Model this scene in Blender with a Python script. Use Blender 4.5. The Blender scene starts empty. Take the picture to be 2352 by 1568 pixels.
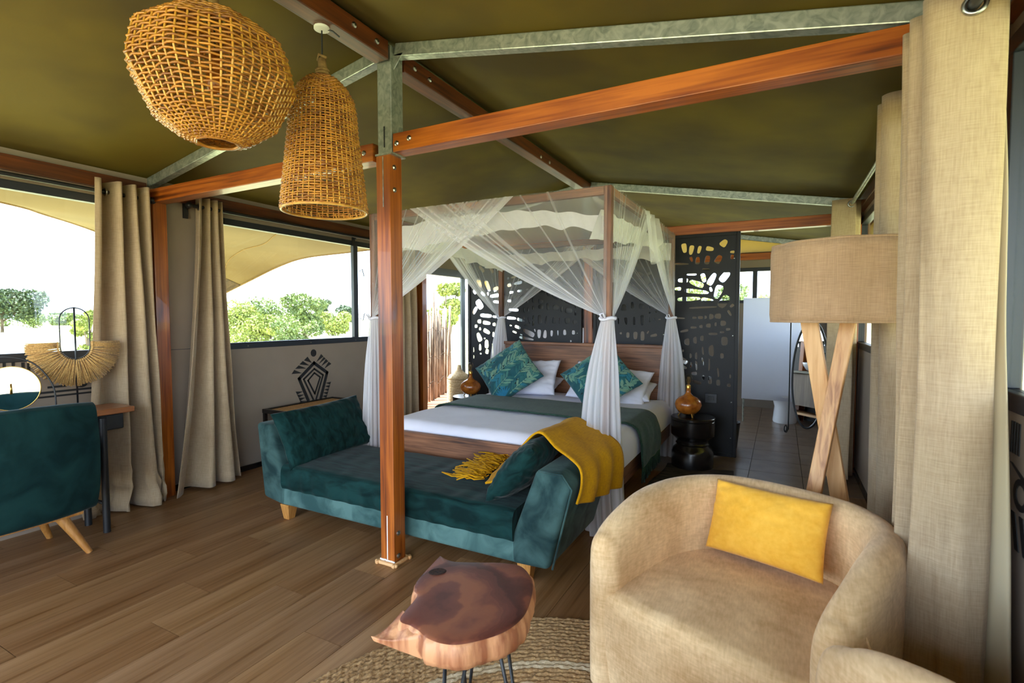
import bpy, bmesh, math, random
from mathutils import Vector, Matrix, noise
from math import sin, cos, pi, radians, sqrt, atan2
random.seed(7)
SC = bpy.context.scene
COL = SC.collection

# ------------------------------------------------------------------ camera, sky, sun, exposure
cam = bpy.data.cameras.new('camera')
cam.sensor_width = 36.0
cam.lens = 36.0 * 1175 / 2352
cam.clip_start = 0.05
cam.clip_end = 1000
cam.dof.use_dof = True
cam.dof.focus_distance = 4.6
cam.dof.aperture_fstop = 4.5
cam_ob = bpy.data.objects.new('camera', cam)
COL.objects.link(cam_ob)
cam_ob.location = (0, 0, 1.5)
cam_ob.rotation_euler = (radians(90 - 2.8), 0, radians(27.7))
SC.camera = cam_ob

world = bpy.data.worlds.new('sky')
SC.world = world
world.use_nodes = True
wn = world.node_tree.nodes
wl = world.node_tree.links
bg = wn['Background']
tc = wn.new('ShaderNodeTexCoord')
mp = wn.new('ShaderNodeMapping'); mp.inputs['Scale'].default_value = (1.0, 1.0, 2.6)
cl = wn.new('ShaderNodeTexNoise'); cl.inputs['Scale'].default_value = 3.0; cl.inputs['Detail'].default_value = 6
rp = wn.new('ShaderNodeValToRGB')
rp.color_ramp.elements[0].position = 0.42; rp.color_ramp.elements[0].color = (0.52, 0.73, 1.0, 1)
rp.color_ramp.elements[1].position = 0.58; rp.color_ramp.elements[1].color = (0.86, 0.93, 1.0, 1)
wl.new(tc.outputs['Generated'], mp.inputs['Vector']); wl.new(mp.outputs['Vector'], cl.inputs['Vector'])
wl.new(cl.outputs['Fac'], rp.inputs['Fac']); wl.new(rp.outputs['Color'], bg.inputs['Color'])
bg.inputs['Strength'].default_value = 1.75

sun = bpy.data.lights.new('sun', 'SUN')
sun.energy = 4.0
sun.angle = radians(1.2)
sun.color = (1.0, 0.96, 0.90)
sun_ob = bpy.data.objects.new('sun', sun)
COL.objects.link(sun_ob)
sun_ob.rotation_euler = (radians(30), 0, radians(-50))

SC.view_settings.view_transform = 'Standard'
SC.view_settings.look = 'None'
SC.view_settings.gamma = 1.0
SC.view_settings.use_curve_mapping = False
SC.view_settings.exposure = 2.5
SC.cycles.max_bounces = 10
SC.cycles.diffuse_bounces = 5
SC.cycles.transparent_max_bounces = 32
SC.cycles.caustics_reflective = False
SC.cycles.caustics_refractive = False
SC.cycles.sample_clamp_indirect = 6.0

# ------------------------------------------------------------------ materials
def srgb(r, g, b):
    def f(c):
        c /= 255.0
        return c / 12.92 if c <= 0.04045 else ((c + 0.055) / 1.055) ** 2.4
    return (f(r), f(g), f(b), 1)

def new_mat(name):
    m = bpy.data.materials.new(name)
    m.use_nodes = True
    nt = m.node_tree
    return m, nt.nodes, nt.links, nt.nodes['Principled BSDF']

def M(name, c1, c2=None, scale=(8, 8, 8), rough=0.6, metal=0.0, bump=0.0, bscale=None, sheen=0.0,
      detail=6, lo=0.35, hi=0.65, coat=0.0, spec=0.5, dist=0.0, bdist=0.004):
    m, n, l, p = new_mat(name)
    p.inputs['Roughness'].default_value = rough
    p.inputs['Metallic'].default_value = metal
    p.inputs['Specular IOR Level'].default_value = spec
    p.inputs['Sheen Weight'].default_value = sheen
    if sheen:
        p.inputs['Sheen Roughness'].default_value = 0.35
    p.inputs['Coat Weight'].default_value = coat
    t = n.new('ShaderNodeTexCoord')
    if c2 is not None:
        mpn = n.new('ShaderNodeMapping'); mpn.inputs['Scale'].default_value = scale
        nz = n.new('ShaderNodeTexNoise'); nz.inputs['Scale'].default_value = 1.0
        nz.inputs['Detail'].default_value = detail; nz.inputs['Distortion'].default_value = dist
        r = n.new('ShaderNodeValToRGB')
        r.color_ramp.elements[0].position = lo; r.color_ramp.elements[0].color = c1
        r.color_ramp.elements[1].position = hi; r.color_ramp.elements[1].color = c2
        l.new(t.outputs['Object'], mpn.inputs['Vector']); l.new(mpn.outputs['Vector'], nz.inputs['Vector'])
        l.new(nz.outputs['Fac'], r.inputs['Fac']); l.new(r.outputs['Color'], p.inputs['Base Color'])
    else:
        p.inputs['Base Color'].default_value = c1
    if bump:
        mb = n.new('ShaderNodeMapping'); mb.inputs['Scale'].default_value = bscale or scale
        nb = n.new('ShaderNodeTexNoise'); nb.inputs['Scale'].default_value = 1.0; nb.inputs['Detail'].default_value = 4
        bp = n.new('ShaderNodeBump'); bp.inputs['Strength'].default_value = bump; bp.inputs['Distance'].default_value = bdist
        l.new(t.outputs['Object'], mb.inputs['Vector']); l.new(mb.outputs['Vector'], nb.inputs['Vector'])
        l.new(nb.outputs['Fac'], bp.inputs['Height']); l.new(bp.outputs['Normal'], p.inputs['Normal'])
    return m

def weave(name, c1, c2, sx, sy, rough=0.85, bump=0.25, sheen=0.2, trans=0.0, patch=0.25):
    """linen-like cloth: two crossed stretched noises plus soft large patches"""
    m, n, l, p = new_mat(name)
    p.inputs['Roughness'].default_value = rough
    p.inputs['Sheen Weight'].default_value = sheen
    p.inputs['Specular IOR Level'].default_value = 0.25
    t = n.new('ShaderNodeTexCoord')
    fac = []
    for sc in (sx, sy):
        mpn = n.new('ShaderNodeMapping'); mpn.inputs['Scale'].default_value = sc
        nz = n.new('ShaderNodeTexNoise'); nz.inputs['Scale'].default_value = 1.0; nz.inputs['Detail'].default_value = 3
        l.new(t.outputs['Object'], mpn.inputs['Vector']); l.new(mpn.outputs['Vector'], nz.inputs['Vector'])
        fac.append(nz)
    ad = n.new('ShaderNodeMath'); ad.operation = 'ADD'
    l.new(fac[0].outputs['Fac'], ad.inputs[0]); l.new(fac[1].outputs['Fac'], ad.inputs[1])
    hf = n.new('ShaderNodeMath'); hf.operation = 'MULTIPLY'; hf.inputs[1].default_value = 0.5
    l.new(ad.outputs[0], hf.inputs[0])
    nz = n.new('ShaderNodeTexNoise'); nz.inputs['Scale'].default_value = 5.0; nz.inputs['Detail'].default_value = 2
    l.new(t.outputs['Object'], nz.inputs['Vector'])
    mx = n.new('ShaderNodeMix'); mx.data_type = 'FLOAT'; mx.inputs[0].default_value = patch
    l.new(hf.outputs[0], mx.inputs[2]); l.new(nz.outputs['Fac'], mx.inputs[3])
    r = n.new('ShaderNodeValToRGB')
    r.color_ramp.elements[0].position = 0.36; r.color_ramp.elements[0].color = c1
    r.color_ramp.elements[1].position = 0.64; r.color_ramp.elements[1].color = c2
    l.new(mx.outputs[0], r.inputs['Fac']); l.new(r.outputs['Color'], p.inputs['Base Color'])
    bp = n.new('ShaderNodeBump'); bp.inputs['Strength'].default_value = bump; bp.inputs['Distance'].default_value = 0.002
    l.new(hf.outputs[0], bp.inputs['Height']); l.new(bp.outputs['Normal'], p.inputs['Normal'])
    if trans:
        tr = n.new('ShaderNodeBsdfTranslucent'); l.new(r.outputs['Color'], tr.inputs['Color'])
        ms = n.new('ShaderNodeMixShader'); ms.inputs[0].default_value = trans
        o = n['Material Output']
        l.new(p.outputs[0], ms.inputs[1]); l.new(tr.outputs[0], ms.inputs[2]); l.new(ms.outputs[0], o.inputs['Surface'])
    return m

def wood(name, c1, c2, axis, rough=0.4, grain=60, along=2.0, bump=0.12, coat=0.0, c3=None, big=6):
    """grain stretched along one axis, with darker streaks and knots"""
    m, n, l, p = new_mat(name)
    p.inputs['Roughness'].default_value = rough
    p.inputs['Coat Weight'].default_value = coat
    t = n.new('ShaderNodeTexCoord')
    s1 = [grain, grain, grain]; s1[axis] = along
    s2 = [big, big, big]; s2[axis] = along * 0.6
    outs = []
    for sc, det in ((s1, 6), (s2, 3)):
        mpn = n.new('ShaderNodeMapping'); mpn.inputs['Scale'].default_value = sc
        nz = n.new('ShaderNodeTexNoise'); nz.inputs['Scale'].default_value = 1.0; nz.inputs['Detail'].default_value = det
        nz.inputs['Distortion'].default_value = 0.6
        l.new(t.outputs['Object'], mpn.inputs['Vector']); l.new(mpn.outputs['Vector'], nz.inputs['Vector'])
        outs.append(nz)
    mx = n.new('ShaderNodeMix'); mx.data_type = 'FLOAT'; mx.inputs[0].default_value = 0.55
    l.new(outs[0].outputs['Fac'], mx.inputs[2]); l.new(outs[1].outputs['Fac'], mx.inputs[3])
    r = n.new('ShaderNodeValToRGB')
    r.color_ramp.elements[0].position = 0.43; r.color_ramp.elements[0].color = c1
    r.color_ramp.elements[1].position = 0.62; r.color_ramp.elements[1].color = c2
    if c3:
        e = r.color_ramp.elements.new(0.34); e.color = c3
    l.new(mx.outputs[0], r.inputs['Fac']); l.new(r.outputs['Color'], p.inputs['Base Color'])
    bp = n.new('ShaderNodeBump'); bp.inputs['Strength'].default_value = bump; bp.inputs['Distance'].default_value = 0.002
    l.new(outs[0].outputs['Fac'], bp.inputs['Height']); l.new(bp.outputs['Normal'], p.inputs['Normal'])
    return m

def attr_mat(name, rough=0.8, sheen=0.0, bump=0.0, bscale=200):
    m, n, l, p = new_mat(name)
    a = n.new('ShaderNodeAttribute'); a.attribute_name = 'print'
    l.new(a.outputs['Color'], p.inputs['Base Color'])
    p.inputs['Roughness'].default_value = rough
    p.inputs['Sheen Weight'].default_value = sheen
    p.inputs['Specular IOR Level'].default_value = 0.3
    if bump:
        t = n.new('ShaderNodeTexCoord')
        nb = n.new('ShaderNodeTexNoise'); nb.inputs['Scale'].default_value = bscale
        bp = n.new('ShaderNodeBump'); bp.inputs['Strength'].default_value = bump; bp.inputs['Distance'].default_value = 0.002
        l.new(t.outputs['Object'], nb.inputs['Vector']); l.new(nb.outputs['Fac'], bp.inputs['Height'])
        l.new(bp.outputs['Normal'], p.inputs['Normal'])
    return m

def glass_mat(name, tint=(0.95, 0.97, 0.97, 1), refl=0.08):
    """thin window glass: straight-through transmission with a faint mirror reflection"""
    m, n, l, p = new_mat(name)
    n.remove(p)
    tr = n.new('ShaderNodeBsdfTransparent'); tr.inputs['Color'].default_value = tint
    gl = n.new('ShaderNodeBsdfGlossy'); gl.inputs['Roughness'].default_value = 0.02
    lw = n.new('ShaderNodeLayerWeight'); lw.inputs['Blend'].default_value = 0.5
    pw = n.new('ShaderNodeMath'); pw.operation = 'POWER'; pw.inputs[1].default_value = 4.0
    fr = n.new('ShaderNodeMath'); fr.operation = 'MULTIPLY_ADD'; fr.inputs[1].default_value = 0.45; fr.inputs[2].default_value = 0.02
    l.new(lw.outputs['Facing'], pw.inputs[0]); l.new(pw.outputs[0], fr.inputs[0])
    ms = n.new('ShaderNodeMixShader')
    l.new(fr.outputs[0], ms.inputs[0]); l.new(tr.outputs[0], ms.inputs[1]); l.new(gl.outputs[0], ms.inputs[2])
    l.new(ms.outputs[0], n['Material Output'].inputs['Surface'])
    return m

def net_mat(name):
    """sheer netting; its cloth density (gathered or flat) comes from the mesh"""
    m, n, l, p = new_mat(name)
    n.remove(p)
    a = n.new('ShaderNodeAttribute'); a.attribute_name = 'cloth_weight'
    tr = n.new('ShaderNodeBsdfTransparent')
    df = n.new('ShaderNodeBsdfDiffuse'); df.inputs['Color'].default_value = (0.92, 0.92, 0.97, 1)
    tl = n.new('ShaderNodeBsdfTranslucent'); tl.inputs['Color'].default_value = (0.92, 0.92, 0.97, 1)
    m1 = n.new('ShaderNodeMixShader'); m1.inputs[0].default_value = 0.45
    m2 = n.new('ShaderNodeMixShader')
    l.new(df.outputs[0], m1.inputs[1]); l.new(tl.outputs[0], m1.inputs[2])
    l.new(a.outputs['Fac'], m2.inputs[0]); l.new(tr.outputs[0], m2.inputs[1]); l.new(m1.outputs[0], m2.inputs[2])
    l.new(m2.outputs[0], n['Material Output'].inputs['Surface'])
    return m

def canvas_mat(name, c1, c2, trans_col, trans):
    m, n, l, p = new_mat(name)
    p.inputs['Roughness'].default_value = 0.75
    p.inputs['Specular IOR Level'].default_value = 0.3
    t = n.new('ShaderNodeTexCoord')
    nz = n.new('ShaderNodeTexNoise'); nz.inputs['Scale'].default_value = 1.3; nz.inputs['Detail'].default_value = 3
    r = n.new('ShaderNodeValToRGB')
    r.color_ramp.elements[0].position = 0.35; r.color_ramp.elements[0].color = c1
    r.color_ramp.elements[1].position = 0.65; r.color_ramp.elements[1].color = c2
    l.new(t.outputs['Object'], nz.inputs['Vector']); l.new(nz.outputs['Fac'], r.inputs['Fac'])
    l.new(r.outputs['Color'], p.inputs['Base Color'])
    nb = n.new('ShaderNodeTexNoise'); nb.inputs['Scale'].default_value = 4.0; nb.inputs['Detail'].default_value = 5
    bp = n.new('ShaderNodeBump'); bp.inputs['Strength'].default_value = 0.15; bp.inputs['Distance'].default_value = 0.02
    l.new(t.outputs['Object'], nb.inputs['Vector']); l.new(nb.outputs['Fac'], bp.inputs['Height'])
    l.new(bp.outputs['Normal'], p.inputs['Normal'])
    tr = n.new('ShaderNodeBsdfTranslucent'); tr.inputs['Color'].default_value = trans_col
    ms = n.new('ShaderNodeMixShader'); ms.inputs[0].default_value = trans
    l.new(p.outputs[0], ms.inputs[1]); l.new(tr.outputs[0], ms.inputs[2])
    l.new(ms.outputs[0], n['Material Output'].inputs['Surface'])
    return m

MAT = {}
MAT['canvas'] = canvas_mat('roof_canvas', srgb(80, 68, 34), srgb(108, 94, 32), (0.50, 0.42, 0.05, 1), 0.025)
MAT['sail'] = canvas_mat('sail_canvas', srgb(116, 96, 62), srgb(126, 105, 70), (0.5, 0.38, 0.18, 1), 0.03)
MAT['wall'] = M('wall_board', srgb(142, 127, 113), srgb(150, 135, 121), (2, 2, 2), rough=0.7, bump=0.05, bscale=(60, 60, 60))
MAT['wall_light'] = M('bathroom_wall_board', srgb(128, 116, 104), srgb(136, 124, 112), (2, 2, 2), rough=0.6)
MAT['wall_canvas'] = M('wall_canvas', srgb(138, 126, 112), srgb(147, 135, 121), (3, 3, 1), rough=0.75, bump=0.1, bscale=(120, 120, 120))
for ax, nm in ((0, 'x'), (1, 'y'), (2, 'z')):
    MAT['beam_' + nm] = wood('beam_wood_' + nm, srgb(128, 60, 14), srgb(186, 104, 32), ax, rough=0.36, grain=45, along=1.6, coat=0.15, c3=srgb(62, 26, 8))
    MAT['shaded_beam_' + nm] = wood('shaded_beam_wood_' + nm, srgb(70, 32, 14), srgb(112, 58, 24), ax, rough=0.4, grain=45, along=1.6, coat=0.1, c3=srgb(40, 18, 8))  # darker copy of the beam wood: shade under the canvas put into colour
    MAT['teak_' + nm] = wood('teak_' + nm, srgb(92, 56, 36), srgb(146, 98, 68), ax, rough=0.5, grain=70, along=2.5, c3=srgb(54, 30, 20))
    MAT['pine_' + nm] = wood('pine_' + nm, srgb(206, 152, 96), srgb(230, 184, 130), ax, rough=0.45, grain=50, along=2.0, c3=srgb(160, 104, 58))
MAT['oak_leg'] = wood('oak_leg', srgb(168, 112, 52), srgb(200, 146, 80), 2, rough=0.45, grain=80, along=3)
MAT['galv'] = M('galvanised_steel', srgb(150, 158, 150), srgb(196, 202, 192), (18, 18, 18), rough=0.38, metal=0.75, bump=0.05, detail=8, dist=1.5)
MAT['bolt'] = M('bolt_steel', srgb(170, 170, 165), rough=0.3, metal=1.0)
MAT['black'] = M('black_metal', srgb(26, 28, 32), srgb(32, 34, 38), (30, 30, 30), rough=0.42, spec=0.5)
MAT['frame'] = M('window_aluminium', srgb(38, 42, 50), rough=0.4, spec=0.5)
MAT['frame_grey'] = M('grey_aluminium', srgb(92, 104, 106), rough=0.4)
MAT['screen'] = M('black_screen_plate', srgb(27, 27, 31), srgb(32, 32, 36), (4, 4, 4), rough=0.5, spec=0.3)
MAT['black_wood'] = M('black_stained_wood', srgb(18, 15, 15), srgb(28, 24, 23), (30, 30, 4), rough=0.25, spec=0.6)
MAT['glass'] = glass_mat('window_glass')
MAT['net'] = net_mat('mosquito_net')
MAT['white_cloth'] = M('white_linen', (0.72, 0.72, 0.84, 1), (0.78, 0.78, 0.90, 1), (3, 3, 3), rough=0.85, bump=0.25, bscale=(14, 14, 14), sheen=0.1, bdist=0.01)
MAT['swag'] = weave('swag_cloth', (0.82, 0.82, 0.86, 1), (0.9, 0.9, 0.93, 1), (120, 120, 20), (20, 20, 120), trans=0.35)
MAT['curtain'] = weave('linen_curtain', srgb(174, 150, 120), srgb(202, 180, 148), (240, 240, 16), (16, 16, 360), trans=0.16, sheen=0.2, bump=0.15)
MAT['lining'] = M('curtain_lining', srgb(178, 164, 134), rough=0.8)
MAT['chair_fabric'] = weave('armchair_fabric', srgb(200, 162, 114), srgb(242, 210, 164), (24, 24, 120), (120, 24, 30), sheen=0.2, patch=0.45, bump=0.4)
MAT['shade'] = weave('lampshade_linen', srgb(172, 140, 106), srgb(202, 168, 132), (260, 260, 10), (20, 20, 300), trans=0.15)
def velvet(nm, a, b, sc=(5, 5, 5)):
    return M(nm, a, b, sc, rough=0.85, sheen=0.10, detail=5, lo=0.34, hi=0.62, bump=0.12, bscale=(16, 16, 16), spec=0.12, bdist=0.01, dist=0.8)
MAT['velvet'] = velvet('teal_velvet', srgb(28, 50, 52), srgb(66, 94, 92))
MAT['velvet_lit'] = velvet('teal_velvet_lit', srgb(48, 78, 78), srgb(86, 118, 115))  # lighter copy of the velvet: light on the daybed front put into colour
MAT['velvet_dark'] = velvet('teal_velvet_dark', srgb(6, 30, 30), srgb(20, 54, 53), (4, 26, 12))
MAT['velvet_chair'] = velvet('teal_velvet_chair', srgb(10, 36, 38), srgb(22, 54, 54), (6, 6, 6))
MAT['yellow'] = weave('yellow_knit', srgb(178, 124, 0), srgb(212, 156, 0), (150, 20, 150), (20, 150, 20), sheen=0.03)
MAT['yellow_pillow'] = weave('yellow_cotton', srgb(234, 170, 48), srgb(250, 192, 74), (60, 8, 60), (8, 60, 8), sheen=0.15)
MAT['runner'] = weave('green_knit', srgb(24, 48, 40), srgb(52, 80, 66), (110, 30, 30), (30, 220, 220), bump=0.7, sheen=0.1)
MAT['cane'] = M('cane', srgb(190, 140, 84), srgb(214, 168, 108), (60, 60, 60), rough=0.5)
MAT['basket_v'] = M('rattan_stake', srgb(186, 132, 50), srgb(216, 168, 76), (20, 20, 20), rough=0.32, coat=0.2)
MAT['basket_h'] = M('rattan_weft', srgb(128, 76, 26), srgb(200, 138, 52), (14, 14, 40), rough=0.32, coat=0.2)
MAT['rope'] = M('rope', srgb(120, 92, 50), srgb(150, 118, 70), (60, 60, 60), rough=0.85, bump=0.4, bscale=(90, 90, 90))
MAT['jute'] = M('jute', srgb(140, 108, 72), srgb(196, 160, 112), (70, 70, 70), rough=0.9, bump=0.7, bscale=(160, 160, 160), detail=3)
MAT['jute_light'] = M('jute_light', srgb(184, 162, 128), srgb(214, 196, 164), (70, 70, 70), rough=0.9, bump=0.7, bscale=(160, 160, 160), detail=3)
MAT['raffia'] = M('raffia', srgb(186, 142, 78), srgb(226, 184, 116), (120, 120, 120), rough=0.75, sheen=0.2)
MAT['gourd'] = M('gourd_skin', srgb(134, 68, 18), srgb(188, 112, 38), (16, 16, 16), rough=0.25, coat=0.5, detail=7)
MAT['brass'] = M('brass', srgb(214, 172, 90), rough=0.28, metal=1.0)
MAT['mirror'] = M('mirror_glass', (0.92, 0.92, 0.92, 1), rough=0.01, metal=1.0)
MAT['ceramic'] = M('white_ceramic', (0.85, 0.86, 0.88, 1), rough=0.12)
MAT['frost'] = weave('frosted_panel', (0.82, 0.83, 0.88, 1), (0.84, 0.85, 0.90, 1), (1, 1, 1), (1, 1, 1), rough=0.35, bump=0.0, sheen=0.0, trans=0.7)
MAT['gable'] = canvas_mat('gable_canvas', srgb(150, 118, 56), srgb(166, 132, 64), (0.7, 0.48, 0.14, 1), 0.2)
MAT['paint_black'] = M('black_paint', srgb(26, 26, 28), rough=0.6)
MAT['white_paint'] = M('white_paint', (0.8, 0.8, 0.78, 1), rough=0.5)
MAT['stick'] = M('fence_stick', srgb(96, 78, 64), srgb(176, 154, 132), (12, 12, 3), rough=0.85, bump=0.5, bscale=(40, 40, 6))
MAT['deck'] = M('deck_board', srgb(190, 140, 108), srgb(208, 160, 124), (3, 12, 3), rough=0.7)
MAT['grass'] = M('dry_grass', srgb(150, 150, 100), srgb(186, 180, 132), (0.25, 0.25, 0.25), rough=0.95, bump=0.4, bscale=(3, 3, 3), bdist=0.2)
MAT['leaf_green'] = M('leaf_green', srgb(64, 82, 36), srgb(112, 126, 62), (1.5, 1.5, 1.5), rough=0.7)
MAT['leaf_dark'] = M('leaf_dark', srgb(38, 54, 34), srgb(72, 88, 50), (1.2, 1.2, 1.2), rough=0.7)
MAT['leaf_bright'] = M('leaf_bright', srgb(98, 112, 44), srgb(146, 152, 76), (2, 2, 2), rough=0.7)
MAT['bark'] = M('bark', srgb(80, 66, 50), srgb(120, 104, 84), (6, 6, 2), rough=0.9)
MAT['tile'] = M('stone_tile', srgb(116, 98, 82), srgb(138, 118, 100), (5, 5, 5), rough=0.28, detail=5)
MAT['grout'] = M('grout', srgb(60, 54, 48), rough=0.8)
MAT['wicker'] = M('wicker', srgb(196, 164, 116), srgb(226, 202, 160), (40, 40, 40), rough=0.7)
MAT['cabinet'] = wood('cabinet_wood', srgb(106, 88, 72), srgb(134, 114, 96), 2, rough=0.5)
MAT['dark_rug'] = M('dark_rug', srgb(44, 38, 34), srgb(98, 84, 70), (6, 22, 6), rough=0.9, bump=0.3, bscale=(80, 80, 80), lo=0.45, hi=0.8)
MAT['bulb'] = glass_mat('bulb_glass', (0.96, 0.93, 0.86, 1))
MAT['bark_edge'] = M('slab_edge', srgb(206, 150, 108), srgb(150, 92, 62), (26, 26, 3), rough=0.5, bump=0.6, bscale=(60, 60, 8), detail=5, lo=0.4, hi=0.62)
# ------------------------------------------------------------------ mesh helpers
class G:
    """collects verts and faces in world coordinates; put() links them as ONE mesh object"""
    def __init__(s): s.v = []; s.f = []; s.mi = []; s.cur = 0; s.attr = []
    def add(s, vs, fs):
        o = len(s.v); s.v += [tuple(v) for v in vs]
        for f in fs:
            s.f.append(tuple(i + o for i in f)); s.mi.append(s.cur)
        return o
    def box(s, x0, x1, y0, y1, z0, z1):
        s.add([(x0, y0, z0), (x1, y0, z0), (x1, y1, z0), (x0, y1, z0), (x0, y0, z1), (x1, y0, z1), (x1, y1, z1), (x0, y1, z1)],
              [(3, 2, 1, 0), (4, 5, 6, 7), (0, 1, 5, 4), (1, 2, 6, 5), (2, 3, 7, 6), (3, 0, 4, 7)]); return s
    def bar(s, a, b, w, h, up=(0, 0, 1)):
        """rectangular bar from a to b: width w across, height h along 'up'"""
        a, b, up = Vector(a), Vector(b), Vector(up)
        d = (b - a).normalized(); sd = d.cross(up).normalized(); u = sd.cross(d)
        q = []
        for p in (a, b):
            for i, j in ((-1, -1), (1, -1), (1, 1), (-1, 1)):
                q.append(p + sd * (w / 2 * i) + u * (h / 2 * j))
        s.add(q, [(3, 2, 1, 0), (4, 5, 6, 7), (0, 1, 5, 4), (1, 2, 6, 5), (2, 3, 7, 6), (3, 0, 4, 7)]); return s
    def tube(s, pts, r, n=10, closed=False, caps=True):
        pts = [Vector(p) for p in pts]; N = len(pts)
        rs = r if isinstance(r, (list, tuple)) else [r] * N
        vs = []; prev = None
        for i, p in enumerate(pts):
            if closed: d = pts[(i + 1) % N] - pts[i - 1]
            else: d = pts[min(i + 1, N - 1)] - pts[max(i - 1, 0)]
            d.normalize()
            if prev is None:
                a = Vector((0, 0, 1)) if abs(d.z) < 0.9 else Vector((1, 0, 0))
                u = d.cross(a).normalized()
            else:
                u = prev - d * prev.dot(d)
                u.normalize()
            w = d.cross(u); prev = u
            for k in range(n):
                t = 2 * pi * k / n
                vs.append(p + (u * cos(t) + w * sin(t)) * rs[i])
        fs = []
        for i in range(N if closed else N - 1):
            j = (i + 1) % N
            for k in range(n):
                k2 = (k + 1) % n
                fs.append((i * n + k, i * n + k2, j * n + k2, j * n + k))
        if caps and not closed:
            fs.append(tuple(range(n - 1, -1, -1))); fs.append(tuple((N - 1) * n + k for k in range(n)))
        s.add(vs, fs); return s
    def lathe(s, prof, c, n=32, caps=True):
        """prof: (radius, z) list, turned about the vertical through c=(x,y)"""
        vs = []
        for r, z in prof:
            for k in range(n):
                t = 2 * pi * k / n
                vs.append((c[0] + r * cos(t), c[1] + r * sin(t), z))
        fs = []
        for i in range(len(prof) - 1):
            for k in range(n):
                k2 = (k + 1) % n
                fs.append((i * n + k, i * n + k2, (i + 1) * n + k2, (i + 1) * n + k))
        if caps:
            fs.append(tuple(range(n - 1, -1, -1))); fs.append(tuple((len(prof) - 1) * n + k for k in range(n)))
        s.add(vs, fs); return s
    def grid(s, fn, nu, nv, cu=False):
        """surface fn(u,v) for u,v in 0..1"""
        vs = []
        for i in range(nu + (0 if cu else 1)):
            for j in range(nv + 1):
                vs.append(fn(i / nu, j / nv))
        fs = []
        W = nv + 1; NU = nu if cu else nu + 1
        for i in range(nu):
            a = i; b = (i + 1) % NU
            for j in range(nv):
                fs.append((a * W + j, b * W + j, b * W + j + 1, a * W + j + 1))
        s.add(vs, fs); return s
    def prism(s, poly, f0, f1):
        """poly 2d points; f0,f1 map (a,b) to the two 3d end faces"""
        n = len(poly)
        vs = [f0(*p) for p in poly] + [f1(*p) for p in poly]
        fs = [tuple(range(n - 1, -1, -1)), tuple(range(n, 2 * n))]
        fs += [(i, (i + 1) % n, n + (i + 1) % n, n + i) for i in range(n)]
        s.add(vs, fs); return s
    def ball(s, c, r, n=12, sz=1.0):
        prof = [(max(r * sin(pi * i / n), 1e-4), c[2] - r * sz * cos(pi * i / n)) for i in range(n + 1)]
        return s.lathe(prof, c, n * 2, caps=False)

BASE = {}
def tag(o, label=None, cat=None, group=None, kind=None):
    if label: o['label'] = label
    if cat: o['category'] = cat
    if group: o['group'] = group
    if kind: o['kind'] = kind
    return o

def thing(name, label, cat, loc, group=None, kind=None):
    o = bpy.data.objects.new(name, None)
    o.empty_display_size = 0.1
    COL.objects.link(o); o.location = loc
    BASE[o.name] = Vector(loc)
    return tag(o, label, cat, group, kind)

def put(name, g, mats, parent=None, smooth=False, bevel=0.0, seg=2, sub=0, solid=0.0, loc=None, autosmooth=None):
    base = BASE[parent.name] if parent is not None else Vector(loc or (0, 0, 0))
    me = bpy.data.meshes.new(name)
    me.from_pydata([(v[0] - base.x, v[1] - base.y, v[2] - base.z) for v in g.v], [], g.f)
    if not isinstance(mats, (list, tuple)): mats = [mats]
    for m in mats: me.materials.append(m)
    if len(mats) > 1:
        me.polygons.foreach_set('material_index', g.mi)
    if smooth:
        me.polygons.foreach_set('use_smooth', [True] * len(me.polygons))
        if autosmooth:
            try: me.set_sharp_from_angle(angle=radians(autosmooth))
            except Exception: pass
    me.update()
    o = bpy.data.objects.new(name, me)
    COL.objects.link(o)
    if parent is not None: o.parent = parent
    else: o.location = base
    BASE[o.name] = base
    if bevel:
        b = o.modifiers.new('bevel', 'BEVEL'); b.width = bevel; b.segments = seg; b.limit_method = 'ANGLE'; b.angle_limit = radians(40)
        if seg > 2: me.polygons.foreach_set('use_smooth', [True] * len(me.polygons))
    if solid:
        m = o.modifiers.new('solid', 'SOLIDIFY'); m.thickness = solid; m.offset = 0
    if sub:
        m = o.modifiers.new('sub', 'SUBSURF'); m.levels = sub; m.render_levels = sub
    return o

def float_attr(o, name, vals):
    a = o.data.attributes.new(name, 'FLOAT', 'POINT'); a.data.foreach_set('value', vals)
def col_attr(o, name, cols):
    a = o.data.attributes.new(name, 'FLOAT_COLOR', 'POINT')
    a.data.foreach_set('color', [c for q in cols for c in (q[0], q[1], q[2], 1.0)])

def mesh1(name, g, mats, label, cat, loc, group=None, kind=None, **kw):
    return tag(put(name, g, mats, loc=loc, **kw), label, cat, group, kind)

def catmull(P, n):
    """n+1 points on a smooth curve through P"""
    out = []
    m = len(P) - 1
    for i in range(n + 1):
        t = i / n * m; k = min(int(t), m - 1); t -= k
        p0, p1, p2, p3 = P[max(k - 1, 0)], P[k], P[k + 1], P[min(k + 2, m)]
        out.append(tuple(0.5 * (2 * b + (c - a) * t + (2 * a - 5 * b + 4 * c - d) * t * t + (3 * b - a - 3 * c + d) * t ** 3)
                         for a, b, c, d in zip(p0, p1, p2, p3)))
    return out

def bolt(parent, p, nrm, r=0.012):
    g = G(); n = Vector(nrm).normalized(); p = Vector(p)
    g.tube([p - n * 0.004, p + n * 0.004, p + n * 0.009], [r * 1.3, r * 1.3, r * 0.7], 8)
    return put('bolt', g, MAT['bolt'], parent)

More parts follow.
